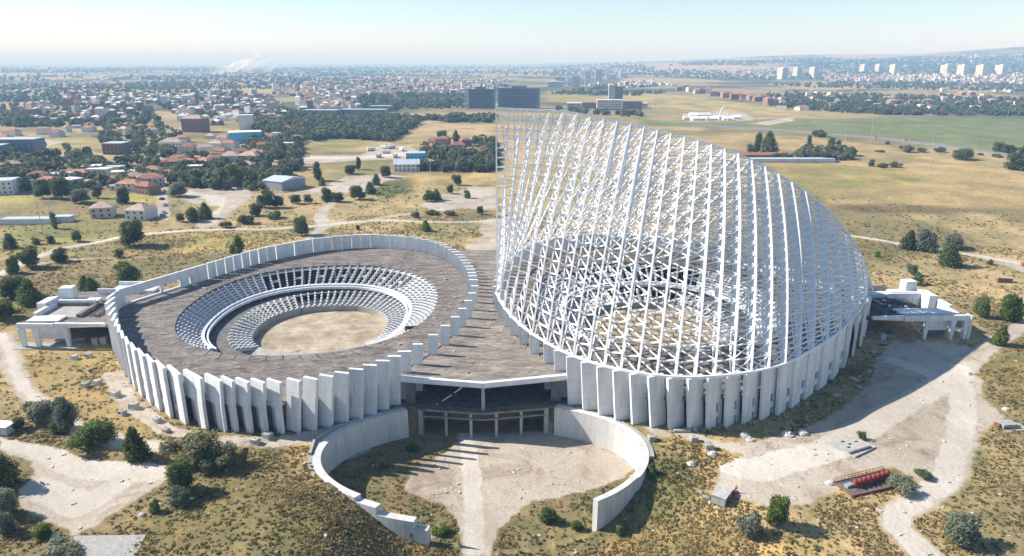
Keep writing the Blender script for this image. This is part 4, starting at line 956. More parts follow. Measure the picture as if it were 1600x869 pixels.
# red steel platform
q = [Vector(ground(*a)) for a in ((1302,756),(1331,777),(1393,763),(1379,737))]; rp = thing('steel_platform', tuple(q[0]), 'red steel platform carrying a row of red machine drums', 'steel platform')
zb = max(v.z for v in q) + .35
m = MB(); m.prism([(v.x, v.y) for v in q], zb - .05, zb); m.build('deck_plate', M['dark'], rp)
m = MB()
for i in range(4): a, b_ = q[i], q[(i + 1) % 4]; m.tube((a.x, a.y, zb), (b_.x, b_.y, zb), .22)
m.build('edge_frame', M['rust'], rp)
for i in range(4): m = MB(); m.box((q[i].x, q[i].y, q[i].z - .4), (.4, .4, zb - q[i].z + .4)); m.build('leg', M['rust'], rp)
m = MB(); a, b_ = q[0], q[3]
for i in range(15): c = a.lerp(b_, i / 14); m.tube((c.x, c.y, zb), (c.x, c.y, zb + 1.1), .05)
m.tube((a.x, a.y, zb + 1.1), (b_.x, b_.y, zb + 1.1), .07); m.tube((a.x, a.y, zb + .55), (b_.x, b_.y, zb + .55), .05); m.build('guard_rail', M['rust'], rp)
c0, c1 = Vector(at(1336, 758, zb + .6)), Vector(at(1386, 743, zb + .6))
m = MB(); m.tube((c0.x, c0.y, zb + .45), (c1.x, c1.y, zb + .45), .55, 8); m.build('machine_bed', M['red'], rp)
for i in range(8):
    c = c0.lerp(c1, i / 7); m = MB(); m.tube((c.x, c.y, zb + .3), (c.x, c.y, zb + 1.6), .42, 10); m.tube((c.x, c.y, zb + 1.6), (c.x, c.y, zb + 1.75), .55, 10); m.tube((c.x, c.y - 1.1, zb), (c.x, c.y - 1.1, zb + .6), .12, 6); m.build('drum', M['red'], rp, True)
m = MB(); c = at(1326, 760, zb); m.box(c, (1.8, 1.0, .6), .4); m.build('control_box', M['greyshed'], rp)
# leaning board, white cabin, covers, red cabin
p = ground(381, 722); m = MB(); m.hexa([(p[0] - .6, p[1], p[2]), (p[0] + .5, p[1], p[2]), (p[0] + .5, p[1] + .25, p[2]), (p[0] - .6, p[1] + .25, p[2])], [(p[0] + .1, p[1] + .6, p[2] + 3.4), (p[0] + 1.3, p[1] + .6, p[2] + 3.4), (p[0] + 1.3, p[1] + .85, p[2] + 3.4), (p[0] + .1, p[1] + .85, p[2] + 3.4)])
m.tube((p[0] - 2, p[1] + .3, p[2] + 1), (p[0] + .6, p[1] + .6, p[2] + 3), .12); tag(m.build('leaning_board', M['rust']), 'weathered brown board leaning at the right end of the large olive bush', 'board')
p = ground(3, 675); cb = thing('site_cabin', p, 'white metal site cabin cut by the left edge above the gravel yard', 'cabin')
m = MB(); m.box(p, (6, 3.2, 2.2), R(-8)); m.build('walls', M['whitein'], cb); m = MB(); m.box((p[0], p[1], p[2] + 2.2), (6.2, 3.4, .15), R(-8)); m.build('roof', M['pale'], cb)
q = [ground(*a) for a in ((100,869),(118,842),(228,837),(208,880),(90,890))]; m = MB(); m.prism([a[:2] for a in q], min(a[2] for a in q) - 1, max(a[2] for a in q) + .15)
tag(m.build('concrete_pad', M['block']), 'pale concrete pad at the bottom left corner of the site', 'concrete slab')
q = [ground(*a) for a in ((1548,662),(1590,660),(1608,672),(1560,677))]; m = MB(); m.prism([a[:2] for a in q], -.4, .2); tag(m.build('concrete_plate', M['block']), 'flat concrete plate at the right edge beside the track', 'concrete slab')
p = ground(1572, 666); ch = thing('inspection_chamber', p, 'low concrete chamber with an open hatch on the plate at the right edge', 'concrete chamber')
m = MB(); m.box((p[0], p[1], p[2]), (4.0, 2.6, 1.1), R(6)); m.build('chamber_wall', M['block'], ch); m = MB(); m.box((p[0] - 2.6, p[1] - .2, p[2] + .2), (.9, 1.3, .8), .5); m.build('hatch', M['rust'], ch)
for u, v, l_, w_, lab in ((1568, 441, 5.6, 2.4, 'dark red tin cabin in the field behind the right wing'), (1604, 416, 4, 2.4, 'small red tin cabin by the forked path at the right edge')):
    p = ground(u, v); cb = thing('tin_cabin', p, lab, 'cabin'); m = MB(); m.box(p, (l_, w_, 2.0), R(-14)); m.build('walls', M['rust'], cb); m = MB(); m.box((p[0], p[1], p[2] + 2), (l_ + .3, w_ + .3, .2), R(-14)); m.build('roof', M['tilep'], cb)
# loose pale slabs by the left wing and in the shade of the sail hall
for u, v, d, lab in ((100,531,(3.6,2.2,.25),'pale wooden pallet under the left wing nearest the outer pier'),(124,531,(4.2,2.4,.3),'pale timber sheet beside the pallet under the left wing')):
    p = ground(u, v); m = MB(); m.box((p[0], p[1], p[2]), d, R(20)); m.box((p[0], p[1], p[2] + d[2]), (d[0] * .9, .2, .15), R(20)); tag(m.build('timber_sheet', M['cream']), lab, 'timber sheet')
for u, v, lab in ((150,538,'pale concrete crate under the left wing, left of two'),(163,537,'pale concrete crate under the left wing, right of two'),(1378,531,'pale concrete crate in the shade under the right wing')):
    p = ground(u, v); m = MB(); m.box(p, (1.8, 1.6, 2.2), R(4)); m.box((p[0], p[1], p[2] + 2.2), (2.0, 1.8, .15), R(4)); tag(m.build('concrete_crate', M['block']), lab, 'concrete crate')
m = MB()
for i in range(46):
    t = rnd.random(); a = R(-62 + 68 * t); q = ring_pt(a, rnd.uniform(2.5, 13)); s = rnd.uniform(.4, 1.7); rough_block(m, (q[0], q[1], float(height(q[0], q[1])) - .1), (s * rnd.uniform(1, 2), s, s * rnd.uniform(.3, .7)), rnd.uniform(0, 3), .3)
tag(m.build('building_rubble', M['block']), 'scattered building rubble in the shade at the foot of the sail hall', 'rubble', kind='stuff')
m = MB()
for s in (-1, 1):
    for i in range(90):
        a = R(rnd.uniform(-170, -45)); q = ring_pt(a, rnd.uniform(.8, 2.4), 0, s)
        if q[1] < 176 and abs(q[0]) < 26: continue
        k = rnd.uniform(.15, .5); rough_block(m, (q[0], q[1], float(height(q[0], q[1])) - .05), (k * 1.6, k, k * .6), rnd.uniform(0, 3), .3)
tag(m.build('loose_stones', M['boulder']), 'loose stones along the foot of the wall plates', 'stones', kind='stuff')
g_ = np.random.default_rng(19); m = MB(); c_ = 0
while c_ < 900:
    r_ = 100 * (4.0 ** g_.random()); a_ = g_.uniform(R(-42), R(44)); X, Y = r_ * math.sin(a_), r_ * math.cos(a_); da_ = math.hypot(abs(X) - 62, Y - 231)
    if dirt_at([X], [Y])[0] < .5 and g_.random() < .75: continue
    if da_ < ring_r(math.atan2(Y - 231, abs(X) - 62)) + 2 or (abs(X) < 24 and 165 < Y < 310) or (122 < abs(X) < 170 and 208 < Y < 253) or abs(float(hemi_r(X, Y)) - 1) < .05 or (abs(X) < 5 and Y < 165): continue
    s_ = .12 + .45 * g_.random() ** 3; rough_block(m, (X, Y, float(height(X, Y)) - .04), (s_ * g_.uniform(1, 2.2), s_, s_ * .6), g_.uniform(0, 3), .35); c_ += 1
tag(m.build('scattered_stones', M['boulder']), 'small stones and rubble crumbs strewn over the gravel', 'stones', kind='stuff')
# light masts and line poles
for u, v, h_, lab in ((1449,276,30,'slim grey lighting mast in the golden field nearest the sail hall'),(1360,222,26,'slim lighting mast beside the carriageway right of the cypress pair'),(1470,182,34,'slim lighting mast before the dark pines at the right'),(1574,184,32,'slim lighting mast near the villas at the right edge'),(1178,226,24,'thin mast left of the two tall poplars by the long shed'),
  (68,368,30,'lattice pylon left of the cream villas'),(674,308,26,'thin mast in the bushes behind the open hall'),(1024,172,34,'dark T-shaped floodlight mast beyond the sail'),(82,352,14,'short wooden line pole before the long pale shed'),(1320,222,16,'short lamp pole by the carriageway')):
    p = ground(u, v); t = thing('light_mast', p, lab, 'mast', 'masts round the fields'); m = MB(); m.tube(p, (p[0], p[1], p[2] + h_), .28 if v < 250 else .22, 6, .12); m.build('pole', M['pole'] if 'dark' not in lab else M['brick'], t)
    m = MB(); w_ = 5 if 'T-shaped' in lab else 1.2; m.box((p[0], p[1], p[2] + h_), (w_ * 2, .6, .5)); m.box((p[0], p[1], p[2] + h_ - 1.3), (w_ * 1.4, .4, .3)); m.build('lamp_frame', M['pole'] if 'dark' not in lab else M['brick'], t)

# ------------------------------------------------------------------ trees, bushes and scrub
def crown_arrays(seed, n, shape='round', leaf_s=.085, gaps=.5):
    """leaf-sized quads through a unit crown (height 1, radius about .5)"""
    g = np.random.default_rng(seed); V = []; lobes = []
    nl = 12 if shape != 'column' else 9
    for i in range(nl):
        if shape == 'column': c = (g.normal(0, .04), g.normal(0, .04), .08 + .84 * i / nl); r = .17 * (1 - .5 * abs(i / nl - .45))
        elif shape == 'cone': z = .1 + .8 * i / nl; c = (g.normal(0, .10 * (1 - z)), g.normal(0, .10 * (1 - z)), z); r = .36 * (1.05 - z) + .05
        elif shape == 'low': a = g.uniform(0, 6.28); q = .42 * math.sqrt(g.random()); c = (q * math.cos(a), q * math.sin(a), g.uniform(.25, .65)); r = g.uniform(.16, .28)
        else: a = g.uniform(0, 6.28); q = .30 * math.sqrt(g.random()); c = (q * math.cos(a), q * math.sin(a), g.uniform(.22, .80)); r = g.uniform(.15, .27)
        lobes.append((np.array(c), r))
    w = np.array([r ** 2 for _, r in lobes]); w /= w.sum(); pick = g.choice(len(lobes), n, p=w)
    cs = np.array([l[0] for l in lobes])[pick]; rr_ = np.array([l[1] for l in lobes])[pick]
    d = g.normal(size=(n, 3)); d /= np.linalg.norm(d, axis=1)[:, None]
    rad = rr_ * (1 - gaps * g.random(n) ** 2.0) * (1 + .16 * g.normal(size=n)); P = cs + d * rad[:, None]; P[:, 2] = np.maximum(P[:, 2], .02 + .05 * g.random(n))
    nrm = d + .8 * g.normal(size=(n, 3)); nrm /= np.linalg.norm(nrm, axis=1)[:, None]
    t = np.cross(nrm, g.normal(size=(n, 3))); t /= np.linalg.norm(t, axis=1)[:, None]; bt = np.cross(nrm, t); s = (leaf_s * (.6 + .8 * g.random(n)))[:, None]
    Q = np.stack([P - t * s - bt * s * .6, P + t * s - bt * s * .7, P + t * s * .8 + bt * s * .7, P - t * s * .7 + bt * s * .6], 1).reshape(-1, 3)
    return Q, np.arange(n * 4).reshape(n, 4)
CR = {}
for shp, cnt in (('round', 3), ('column', 2), ('cone', 2), ('low', 3)):
    for k in range(cnt):
        for lod, nn_, ls in (('hi', 5200, .028), ('lo', 1100, .050)): CR[(shp, k, lod)] = crown_arrays(hash((shp, k)) % 1000 if False else 17 * len(shp) + k * 31, nn_, shp, ls * (.8 if shp == 'column' else 1))
def trunk_arr(shape):
    m = MB(); hgt = .5 if shape != 'low' else .3; m.tube((0, 0, -.05), (0, 0, hgt), .035, 6, .02)
    for i in range(5):
        a = i * 1.3; m.tube((0, 0, .12 + .05 * i), (.22 * math.cos(a), .22 * math.sin(a), .35 + .07 * i), .017, 4, .007)
    return m
TRM = {}
mesh_cache = {}
def tree(u, v, wpx, hpx, kind, label, group=None, shape=None, name=None, pos=None):
    p = pos or ground(u, v); dist = math.hypot(p[0] - CX, p[1]); D = math.sqrt(dist * dist + (H - p[2]) ** 2)
    w = wpx / F * D; h_ = hpx / F * D * 1.0
    if pos is None: # the picture height of a crown seen from above includes its depth
        s_ = (H - p[2]) / D; h_ = max(h_ * .55, (hpx / F * D - w * s_ * .55) / math.sqrt(1 - s_ * s_)); p = (p[0], p[1] + w * .12, float(height(p[0], p[1] + w * .12)))
    if shape is None: shape = 'column' if h_ > 1.9 * w else 'cone' if h_ > 1.25 * w else 'round' if h_ > .62 * w else 'low'
    lod = 'hi' if wpx > 15 else 'lo'; k = rnd.randrange({'round': 3, 'column': 2, 'cone': 2, 'low': 3}[shape])
    key = (shape, k, lod, kind)
    if key not in mesh_cache:
        Q, Fq = CR[(shape, k, lod)]; mesh_cache[key] = np_mesh('crown', Q, Fq, [L[kind]])
    if shape not in TRM:
        mm = trunk_arr(shape); me_ = bpy.data.meshes.new('trunk'); me_.from_pydata(mm.v, [], mm.f); me_.materials.append(M['bark']); TRM[shape] = me_
    nm = name or ('bush' if h_ < 3.2 else 'poplar' if shape == 'column' else 'tree')
    t = thing(nm, p, label, 'bush' if nm == 'bush' else 'tree', group); rz = rnd.uniform(0, 6.28)
    kw = w / (1.05 if shape == 'round' else 1.3) if shape in ('round', 'low') else w / (.5 if shape == 'column' else .75)
    c = bpy.data.objects.new('crown', mesh_cache[key]); C.objects.link(c); c.parent = t; c.scale = (kw, kw, h_); c.rotation_euler = (0, 0, rz)
    c2 = bpy.data.objects.new('trunk', TRM[shape]); C.objects.link(c2); c2.parent = t; c2.scale = (kw * .8, kw * .8, h_); c2.rotation_euler = (0, 0, rz)
    return t
CN = {'d': 'dark green', 'g': 'green', 'y': 'bright green', 's': 'silvery green', 'o': 'olive green'}
NEAR = [
 (62,656,52,38,'s','large silvery bush above the left gravel yard'),(104,672,34,46,'s','thin silvery tree behind the large silvery bush'),(29,672,18,18,'d','small dark bush beside the white site cabin'),(136,702,64,48,'g','wide green bush right of the silvery bushes by the left yard'),
 (90,676,22,18,'d','dark round bush between the silvery and the wide green bush'),(210,718,28,50,'d','upright dark green tree standing alone above the left gravel yard'),(297,726,84,68,'o','large olive bush in front of the open hall'),(345,738,56,46,'o','olive bush joined to the right of the large one'),
 (325,740,30,26,'s','small silvery bush at the foot of the large olive bush'),(284,770,38,50,'g','upright green bush below the large olive bush'),(281,790,36,32,'s','silvery bush at the lower end of the upright green bush'),(243,802,16,20,'g','small green bush at the right rim of the left yard'),
 (6,762,34,50,'d','dark tree cut by the left edge beside the gravel yard'),(10,806,28,36,'s','silvery bush at the left edge, middle one of three'),(6,835,24,30,'s','silvery bush at the left edge, lowest of three'),(92,880,64,40,'s','wide silvery bush at the bottom edge beside the concrete pad'),
 (65,842,26,22,'y','bright green weed clump in the bottom left corner'),(1166,838,44,42,'s','silvery bush below the little concrete hut'),(1216,825,36,48,'y','upright bright green bush right of the silvery one below the hut'),(1018,742,14,20,'g','small green bush just outside the right curved wall'),
 (1504,852,46,44,'s','silvery bush inside the bend of the right track'),(1411,768,48,32,'s','silvery bush right of the red steel platform'),(1445,748,26,16,'g','small green bush touching the track right of the red platform'),(1347,688,14,14,'g','small green bush behind the broken slab'),
 (856,816,32,28,'g','green bush inside the forecourt near the right wall end'),(901,829,20,17,'d','low dark bush left of the right wall end'),(967,837,15,18,'g','small green bush right of the right wall end'),(688,836,30,22,'y','bright green bush at the foot of the left wall end'),
 (646,844,20,22,'g','green shrub on the bank below the left wall end'),(645,705,24,16,'g','green weeds at the foot of the left forecourt wall'),(598,732,16,12,'g','low weeds half way along the left forecourt wall'),
 (1533,496,22,28,'g','green bush behind the right service wing, left of a pair'),(1577,502,30,38,'y','bright green bush behind the right service wing, right of a pair'),(1565,540,16,30,'y','slim bright green sapling by the right track fork'),
 (1425,430,16,16,'s','grey bush above the roof of the right wing'),(1434,445,14,20,'g','green bush just behind the parapet of the right wing'),(1372,402,10,9,'g','tiny bush in golden grass right of the sail'),(1546,414,9,8,'d','tiny dark bush by the path junction at the right'),
 (1421,390,18,30,'d','dark upright tree, leftmost of the clump by the right path'),(1446,393,32,32,'s','grey-green round tree in the clump by the right path'),(1482,416,24,36,'g','green cone tree in front of the clump by the right path'),(1490,390,28,22,'s','grey tree at the right of the clump by the right path'),
 (470,368,25,29,'d','round dark green tree on the track behind the open hall'),(560,360,9,9,'d','tiny dark bush behind the far rim of the open hall'),(665,362,15,21,'g','small green tree behind the far rim of the open hall'),(750,335,13,15,'d','small dark tree left of the sail mast'),
 (560,312,28,25,'d','dark tree, larger of the pair beyond the looped track'),(578,303,15,21,'g','green tree, right of the pair beyond the looped track'),(588,289,13,19,'g','green tree behind the pair beyond the looped track'),(527,316,22,16,'d','dark bush between the metal shed and the looped track'),(510,315,20,22,'d','dark tree right of the metal shed row'),
 (482,318,15,16,'g','green bush below the metal shed, right one'),(462,319,18,15,'g','green bush below the metal shed, left one'),(412,326,32,30,'d','broad dark tree below the metal shed'),(433,325,20,19,'d','dark tree right of the broad dark tree below the shed'),(428,342,26,17,'g','green bush on the meadow below the metal shed'),(383,350,30,20,'d','dark bush at the lower end of the sandy car park'),(400,338,22,20,'d','dark bush at the right edge of the sandy car park'),(353,356,22,12,'d','low dark hedge at the tip of the sandy car park'),
 (497,283,14,30,'d','tall dark poplar right of the metal shed'),(504,290,9,14,'g','small tree at the foot of the dark poplar'),(560,265,8,20,'d','dark cypress behind the pale lorry yard'),(547,272,20,14,'d','dark round tree left of the cypress'),(603,278,19,19,'d','dark tree left of the white factory'),
 (668,316,22,20,'g','green bushy tree, leftmost in the row left of the sail'),(682,313,15,20,'g','green tree, second in the row left of the sail'),(702,303,14,16,'d','dark tree, third in the row left of the sail'),(714,290,17,17,'d','dark tree highest in the row left of the sail'),(730,310,13,14,'g','green tree nearest the sail in the row'),
 (647,340,18,12,'s','grey bush in the hedge behind the open hall, left end'),(676,336,24,11,'g','green bush in the hedge behind the open hall, middle'),(703,337,22,11,'s','grey bush in the hedge behind the open hall, right end'),(712,222,11,20,'d','dark conical tree among the villas left of the sail'),(690,216,22,14,'d','dark tree behind the villas left of the sail'),
 (208,385,38,38,'d','big round dark tree on the bend of the left track'),(200,449,40,38,'g','green tree against the outer corner of the open hall'),(132,454,15,24,'g','slim green tree behind the left wing, left of two'),(142,455,16,22,'g','green tree behind the left wing, right of two'),(46,476,26,38,'g','green tree left of the left wing'),(18,466,34,30,'d','dark round tree at the left edge above the wing'),(2,500,34,26,'d','dark bush cut by the left edge below the round tree'),(8,488,18,18,'d','dark bush at the left edge between two larger ones'),
 (41,420,32,32,'d','dark round tree in the left meadow, near the track fork'),(92,410,24,20,'d','dark bush on the track fork in the left meadow'),(22,428,18,24,'g','green tree left of the dark one at the track fork'),(120,378,14,16,'d','small dark tree above the left track'),(78,381,12,12,'d','small dark tree above the left track, left of another'),(56,382,13,10,'g','low green bush in the left meadow'),(15,388,15,22,'d','dark upright tree at the left edge above the track'),(186,403,14,13,'d','small dark bush below the left track'),(85,358,10,24,'g','slim green poplar in front of the villas'),
 (94,311,30,30,'d','large dark tree left of the cream villas'),(66,311,24,26,'d','dark tree left of the large one near the villas'),(125,318,26,20,'o','olive tree in front of the cream villa garden'),(152,310,15,18,'d','dark tree behind the left cream villa'),(194,318,20,22,'d','dark tree between the two cream villas'),(299,347,22,22,'d','dark tree below the car park, left'),(320,342,18,26,'g','green tree below the car park, right'),(282,347,13,13,'d','small dark bush below the car park'),
 (278,308,28,22,'s','silvery tree at the left end of the car park'),(277,288,26,20,'g','green tree behind the left end of the car park'),(330,288,24,18,'d','dark green tree behind the car park, leftmost'),(350,290,26,26,'g','green tree behind the car park, second from left'),(370,292,30,36,'g','tall green tree behind the car park'),(392,292,24,24,'d','dark tree behind the car park, rightmost'),(373,397,15,30,'y','bright slim sapling behind the long window wall'),(364,396,12,14,'y','bright low bush beside the slim sapling'),
 (1184,238,12,30,'d','tall dark poplar behind the sail ridge, left of two'),(1200,240,22,34,'d','tall broad dark poplar behind the sail ridge, right of two'),(1173,238,14,12,'d','dark bush at the foot of the poplars'),(1264,226,7,14,'d','slim dark cypress in the golden field'),(1281,214,24,13,'d','dark bush on the edge of the carriageway'),(1300,228,12,12,'g','green bush in the golden field'),(1310,228,8,9,'g','small green bush in the golden field'),
 (1387,226,7,5,'d','tiny dark bush below the carriageway'),(1417,238,22,13,'s','grey bush just below the carriageway'),(1441,238,15,9,'g','green bush right of the grey one below the carriageway'),(1470,238,20,8,'d','low dark bush below the carriageway'),(1506,250,32,20,'d','broad dark bush below the carriageway'),(1532,243,9,5,'g','tiny bush at the verge of the carriageway'),(1559,246,14,6,'g','low green bush at the verge on the right'),
 (1590,266,32,22,'d','dark tree cut by the right edge below the carriageway'),(1559,238,14,13,'d','dark tree beyond the carriageway, first of the right row'),(1571,240,13,12,'d','dark tree beyond the carriageway, second of the right row'),(1584,241,14,12,'d','dark tree beyond the carriageway, third of the right row'),(1597,243,13,14,'d','dark tree beyond the carriageway, last of the right row'),(1375,238,14,5,'g','low green bush in the golden field below the carriageway'),
 (1215,248,18,10,'d','dark bush right of the poplars'),(1230,250,20,12,'d','dark bush behind the long shed'),(1250,246,22,14,'s','silvery olive tree behind the long shed'),(1268,250,24,16,'d','dark olive tree beside the long shed'),(1290,252,26,16,'d','broad dark tree right of the long shed'),(1308,250,24,14,'s','silvery tree in the grove right of the long shed'),(1326,248,18,12,'d','dark tree at the right end of the grove'),(1362,260,10,10,'d','dark bush on the ruin heap'),(1400,262,20,10,'o','olive bush on the ruin heap'),(1378,262,18,8,'o','low olive bush on the ruin heap'),
 (1186,190,0,0,'d','') ]
for e in NEAR:
    if e[2]: tree(*e[:5], e[5])
# scrub and dry grass near the halls: stuff
def tufts(name, n_try, test, size, mat, per, lab, cat, seed, R0=100, R1=480):
    g = np.random.default_rng(seed); u_ = g.random(n_try); r_ = R0 * (R1 / R0) ** u_; a_ = g.uniform(R(-50), R(50), n_try); X = r_ * np.sin(a_); Y = r_ * np.cos(a_)
    ok = test(X, Y, g); ok &= dirt_at(X, Y) < .35
    dx = (np.abs(X) - CTR[0]); dy = Y - CTR[1]; th = np.arctan2(dy, dx); rrr = ring_rv(th); ok &= np.hypot(dx, dy) > rrr + 1.5
    ok &= ~((np.abs(X) < 24) & (Y > 165) & (Y < 310)); ok &= ~((np.abs(X) > 122) & (np.abs(X) < 170) & (Y > 208) & (Y < 253)); ok &= np.abs(hemi_r(X, Y) - 1) > .035
    ok &= ~((np.abs(X) < 19) & (Y > 160) & (Y < 180))
    X, Y, r_ = X[ok], Y[ok], r_[ok]; k = len(X); Z = height(X, Y); s = size[0] + (size[1] - size[0]) * g.random(k) ** 1.6; s = s * (.75 + r_ / 500)
    P = np.repeat(np.stack([X, Y, Z], -1), per, 0); ss = np.repeat(s, per)
    off = g.normal(size=(k * per, 3)); off /= np.linalg.norm(off, axis=1)[:, None]; off[:, 2] = np.abs(off[:, 2]) * .75
    Cc = P + off * ss[:, None] * .62; nrm = off + .7 * g.normal(size=off.shape); nrm /= np.linalg.norm(nrm, axis=1)[:, None]
    t = np.cross(nrm, g.normal(size=nrm.shape)); t /= np.linalg.norm(t, axis=1)[:, None]; bt = np.cross(nrm, t); q = (ss * (.36 if per < 10 else .25))[:, None]
    Q = np.stack([Cc - t * q - bt * q, Cc + t * q - bt * q * .8, Cc + t * q * .8 + bt * q, Cc - t * q + bt * q * .9], 1).reshape(-1, 3)
    me_ = np_mesh(name, Q, np.arange(len(Q)).reshape(-1, 4), [mat]); o = bpy.data.objects.new(name, me_); C.objects.link(o); tag(o, lab, cat, kind='stuff'); return o
def t_scrub(X, Y, g):
    c = cover_at(X, Y); grn = sstep(.9, 1.6, (c[:, 1] / np.maximum(c[:, 0], 1e-3)) * 1.35); cl = sstep(.42, .66, fbm(X, Y, 9, 71)) * (.25 + .75 * sstep(.40, .58, fbm(X, Y, 37, 73))); return g.random(len(X)) < (.10 + .9 * grn) * (.22 + .78 * cl)
def t_dry(X, Y, g): return g.random(len(X)) < .12 + .88 * sstep(.40, .65, fbm(X, Y, 13, 77))
tufts('scrub', 260000, t_scrub, (.2, .72), L['scrub'], 10, 'low green scrub covering the waste ground', 'scrub', 5, 98, 520)
tufts('dry_grass', 160000, t_dry, (.22, .6), L['dry'], 6, 'tufts of dry straw-coloured grass over the waste ground', 'dry grass', 6, 98, 420)
# ------------------------------------------------------------------ buildings beyond the site
_unit = {}
def unit_part(name, mt, parent, loc, size, rz):
    k = (name, mt.name)
    if k not in _unit:
        me = bpy.data.meshes.new(name); mm = MB(); mm.box((0, 0, 0), (1, 1, 1)); me.from_pydata(mm.v, [], mm.f); me.materials.append(mt); _unit[k] = me
    o = bpy.data.objects.new(name, _unit[k]); C.objects.link(o); o.parent = parent; o.location = Vector(loc) - parent.location; o.scale = size; o.rotation_euler = (0, 0, rz); return o
def dist(p): return math.hypot(p[0] - CX, p[1])
def gable(m, c, w, d, h, rz, over=.4, hip=False):
    co, si = math.cos(rz), math.sin(rz); f = lambda x, y, z: (c[0] + x * co - y * si, c[1] + x * si + y * co, c[2] + z); a, b_ = w / 2 + over, d / 2 + over; k = (a - b_ * .9 if a > b_ else .2) if hip else a
    m.add([f(-a, -b_, 0), f(a, -b_, 0), f(a, b_, 0), f(-a, b_, 0), f(-k, 0, h), f(k, 0, h)], [(0, 1, 5, 4), (1, 2, 5), (2, 3, 4, 5), (3, 0, 4), (3, 2, 1, 0)])
def house(u, v, w, d, h, wall, roof, label, group=None, rz=None, hip=True, nm='house', windows=True, cat='house', flat=False, p=None, rh=None):
    p = p or ground(u, v); rz = rnd.uniform(-.5, .5) if rz is None else rz; t = thing(nm, p, label, cat, group)
    m = MB(); m.box((p[0], p[1], p[2] - 1), (w, d, h + 1), rz); m.build('wall', M[wall], t)
    m = MB(); top = (p[0], p[1], p[2] + h)
    if flat: m.box(top, (w + .3, d + .3, .5), rz)
    else: gable(m, top, w, d, rh or min(w, d) * .26, rz, hip=hip)
    ro = m.build('roof', M[roof], t)
    if windows:
        co, si = math.cos(rz), math.sin(rz); nf = min(4, max(1, int(h // 3)))
        for face, L0, off in ((0, w, -d / 2 - .04), (1, d, -w / 2 - .04)):
            k = max(1, min(9, int(L0 / 3.4)))
            for i in range(k):
                for j in range(nf):
                    q = (i + .5) / k * L0 - L0 / 2; x, y = (q, off) if face == 0 else (off, q)
                    unit_part('window', M['glass'], t, (p[0] + x * co - y * si, p[1] + x * si + y * co, p[2] + .9 + j * 3), ((1.2, .12, 1.4) if face == 0 else (.12, 1.2, 1.4)), rz)
    return t
# two cream villas, sheds and blocks of the left village
G1 = 'houses of the village on the left'
house(163,338,12,11,6.3,'cream','tilep','cream two-storey villa with broad balcony, left one at the end of the street',rz=.3)
v2 = house(222,341,13,12,6.0,'pale','tilep','pale two-storey villa with two roof ridges, right one at the end of the street',rz=-.15)
house(48,349,30,7,2.8,'pale','metalroof','long low pale shed roof at the left in front of the village',flat=True,nm='shed',cat='shed',rz=.02,windows=False)
house(101,346,10,6,3,'whitein','metalroof','short pale shed right of the long low one',flat=True,nm='shed',cat='shed',rz=.05,windows=False)
house(-6,302,28,16,9.5,'pale','metalroof','modern three-storey block with dark windows at the left edge',nm='apartment_block',cat='building',flat=True,rz=.25)
house(24,240,52,20,15,'office','metalroof','dark curved-looking office block at the left edge beyond the village',nm='office_block',cat='building',flat=True,rz=.05)
house(-12,248,26,20,13,'office','metalroof','dark office block cut by the left edge in front of another',nm='office_block',cat='building',flat=True,rz=.1)
house(184,240,20,18,11,'brick','metalroof','brown brick block beyond the allotments',nm='apartment_block',cat='building',flat=True,rz=0)
house(272,236,24,16,10,'pale','tilep','pale apartment block at the head of the village street',nm='apartment_block',cat='building',rz=.05)
house(307,206,30,18,18,'brick','tilep','tall brownish apartment block behind the village',nm='apartment_block',cat='building',rz=-.2)
house(445,293,19,24,6.5,'greyshed','metalroof','grey metal shed with low gable roof on the meadow',nm='metal_shed',cat='shed',hip=False,rz=-.5,windows=False,rh=2.2)
house(384,222,36,22,12,'bluewall','pale','sky blue factory hall with white top behind the village',nm='factory_hall',cat='hall',flat=True,rz=.35,windows=False)
house(384,205,20,12,20,'pale','pale','pale tower block on top of the blue factory hall yard',nm='silo_block',cat='building',flat=True,rz=.35,windows=False,p=at(386,203,0))
house(636,266,22,14,6,'pale','metalroof','white workshop with bluish roof below the vineyard',nm='workshop',cat='workshop',hip=False,rz=.1)
house(650,252,18,14,8,'bluewall','metalroof','blue-grey stepped factory behind the white workshop',nm='factory_hall',cat='hall',flat=True,rz=.1)
house(672,264,16,12,5,'brick','tilep','brown barn right of the white workshop',nm='barn',cat='barn',rz=.1)
for i, (u, v, w) in enumerate(((670,236,17),(693,226,15),(679,224,14),(716,236,16),(738,243,20),(727,228,12),(757,238,14))):
    house(u, v, w, w * .7, 5 + (i % 2) * 2, ('cream', 'brick')[i % 2], 'tile', 'tile-roofed villa left of the sail, ' + nth(i) + ' counted from the workshop outward', 'villas left of the sail')
for i, (u, v, w, d_) in enumerate(((503,181,60,22),(570,180,80,22),(596,174,40,20))):
    house(u, v, w, d_, 10, 'office', 'metalroof', ('long glazed school block with bluish roof, ' + ('left one', 'middle one', 'rear right one')[i] + ' of three in the wood'), 'school blocks in the wood', nm='school_block', cat='building', flat=True, rz=-.12)
house(695,212,28,12,5,'pale','pale','pale oval-roofed farm building in the wood',rz=.0,flat=True,nm='farm_building',cat='building',windows=False,p=ground(572,203))
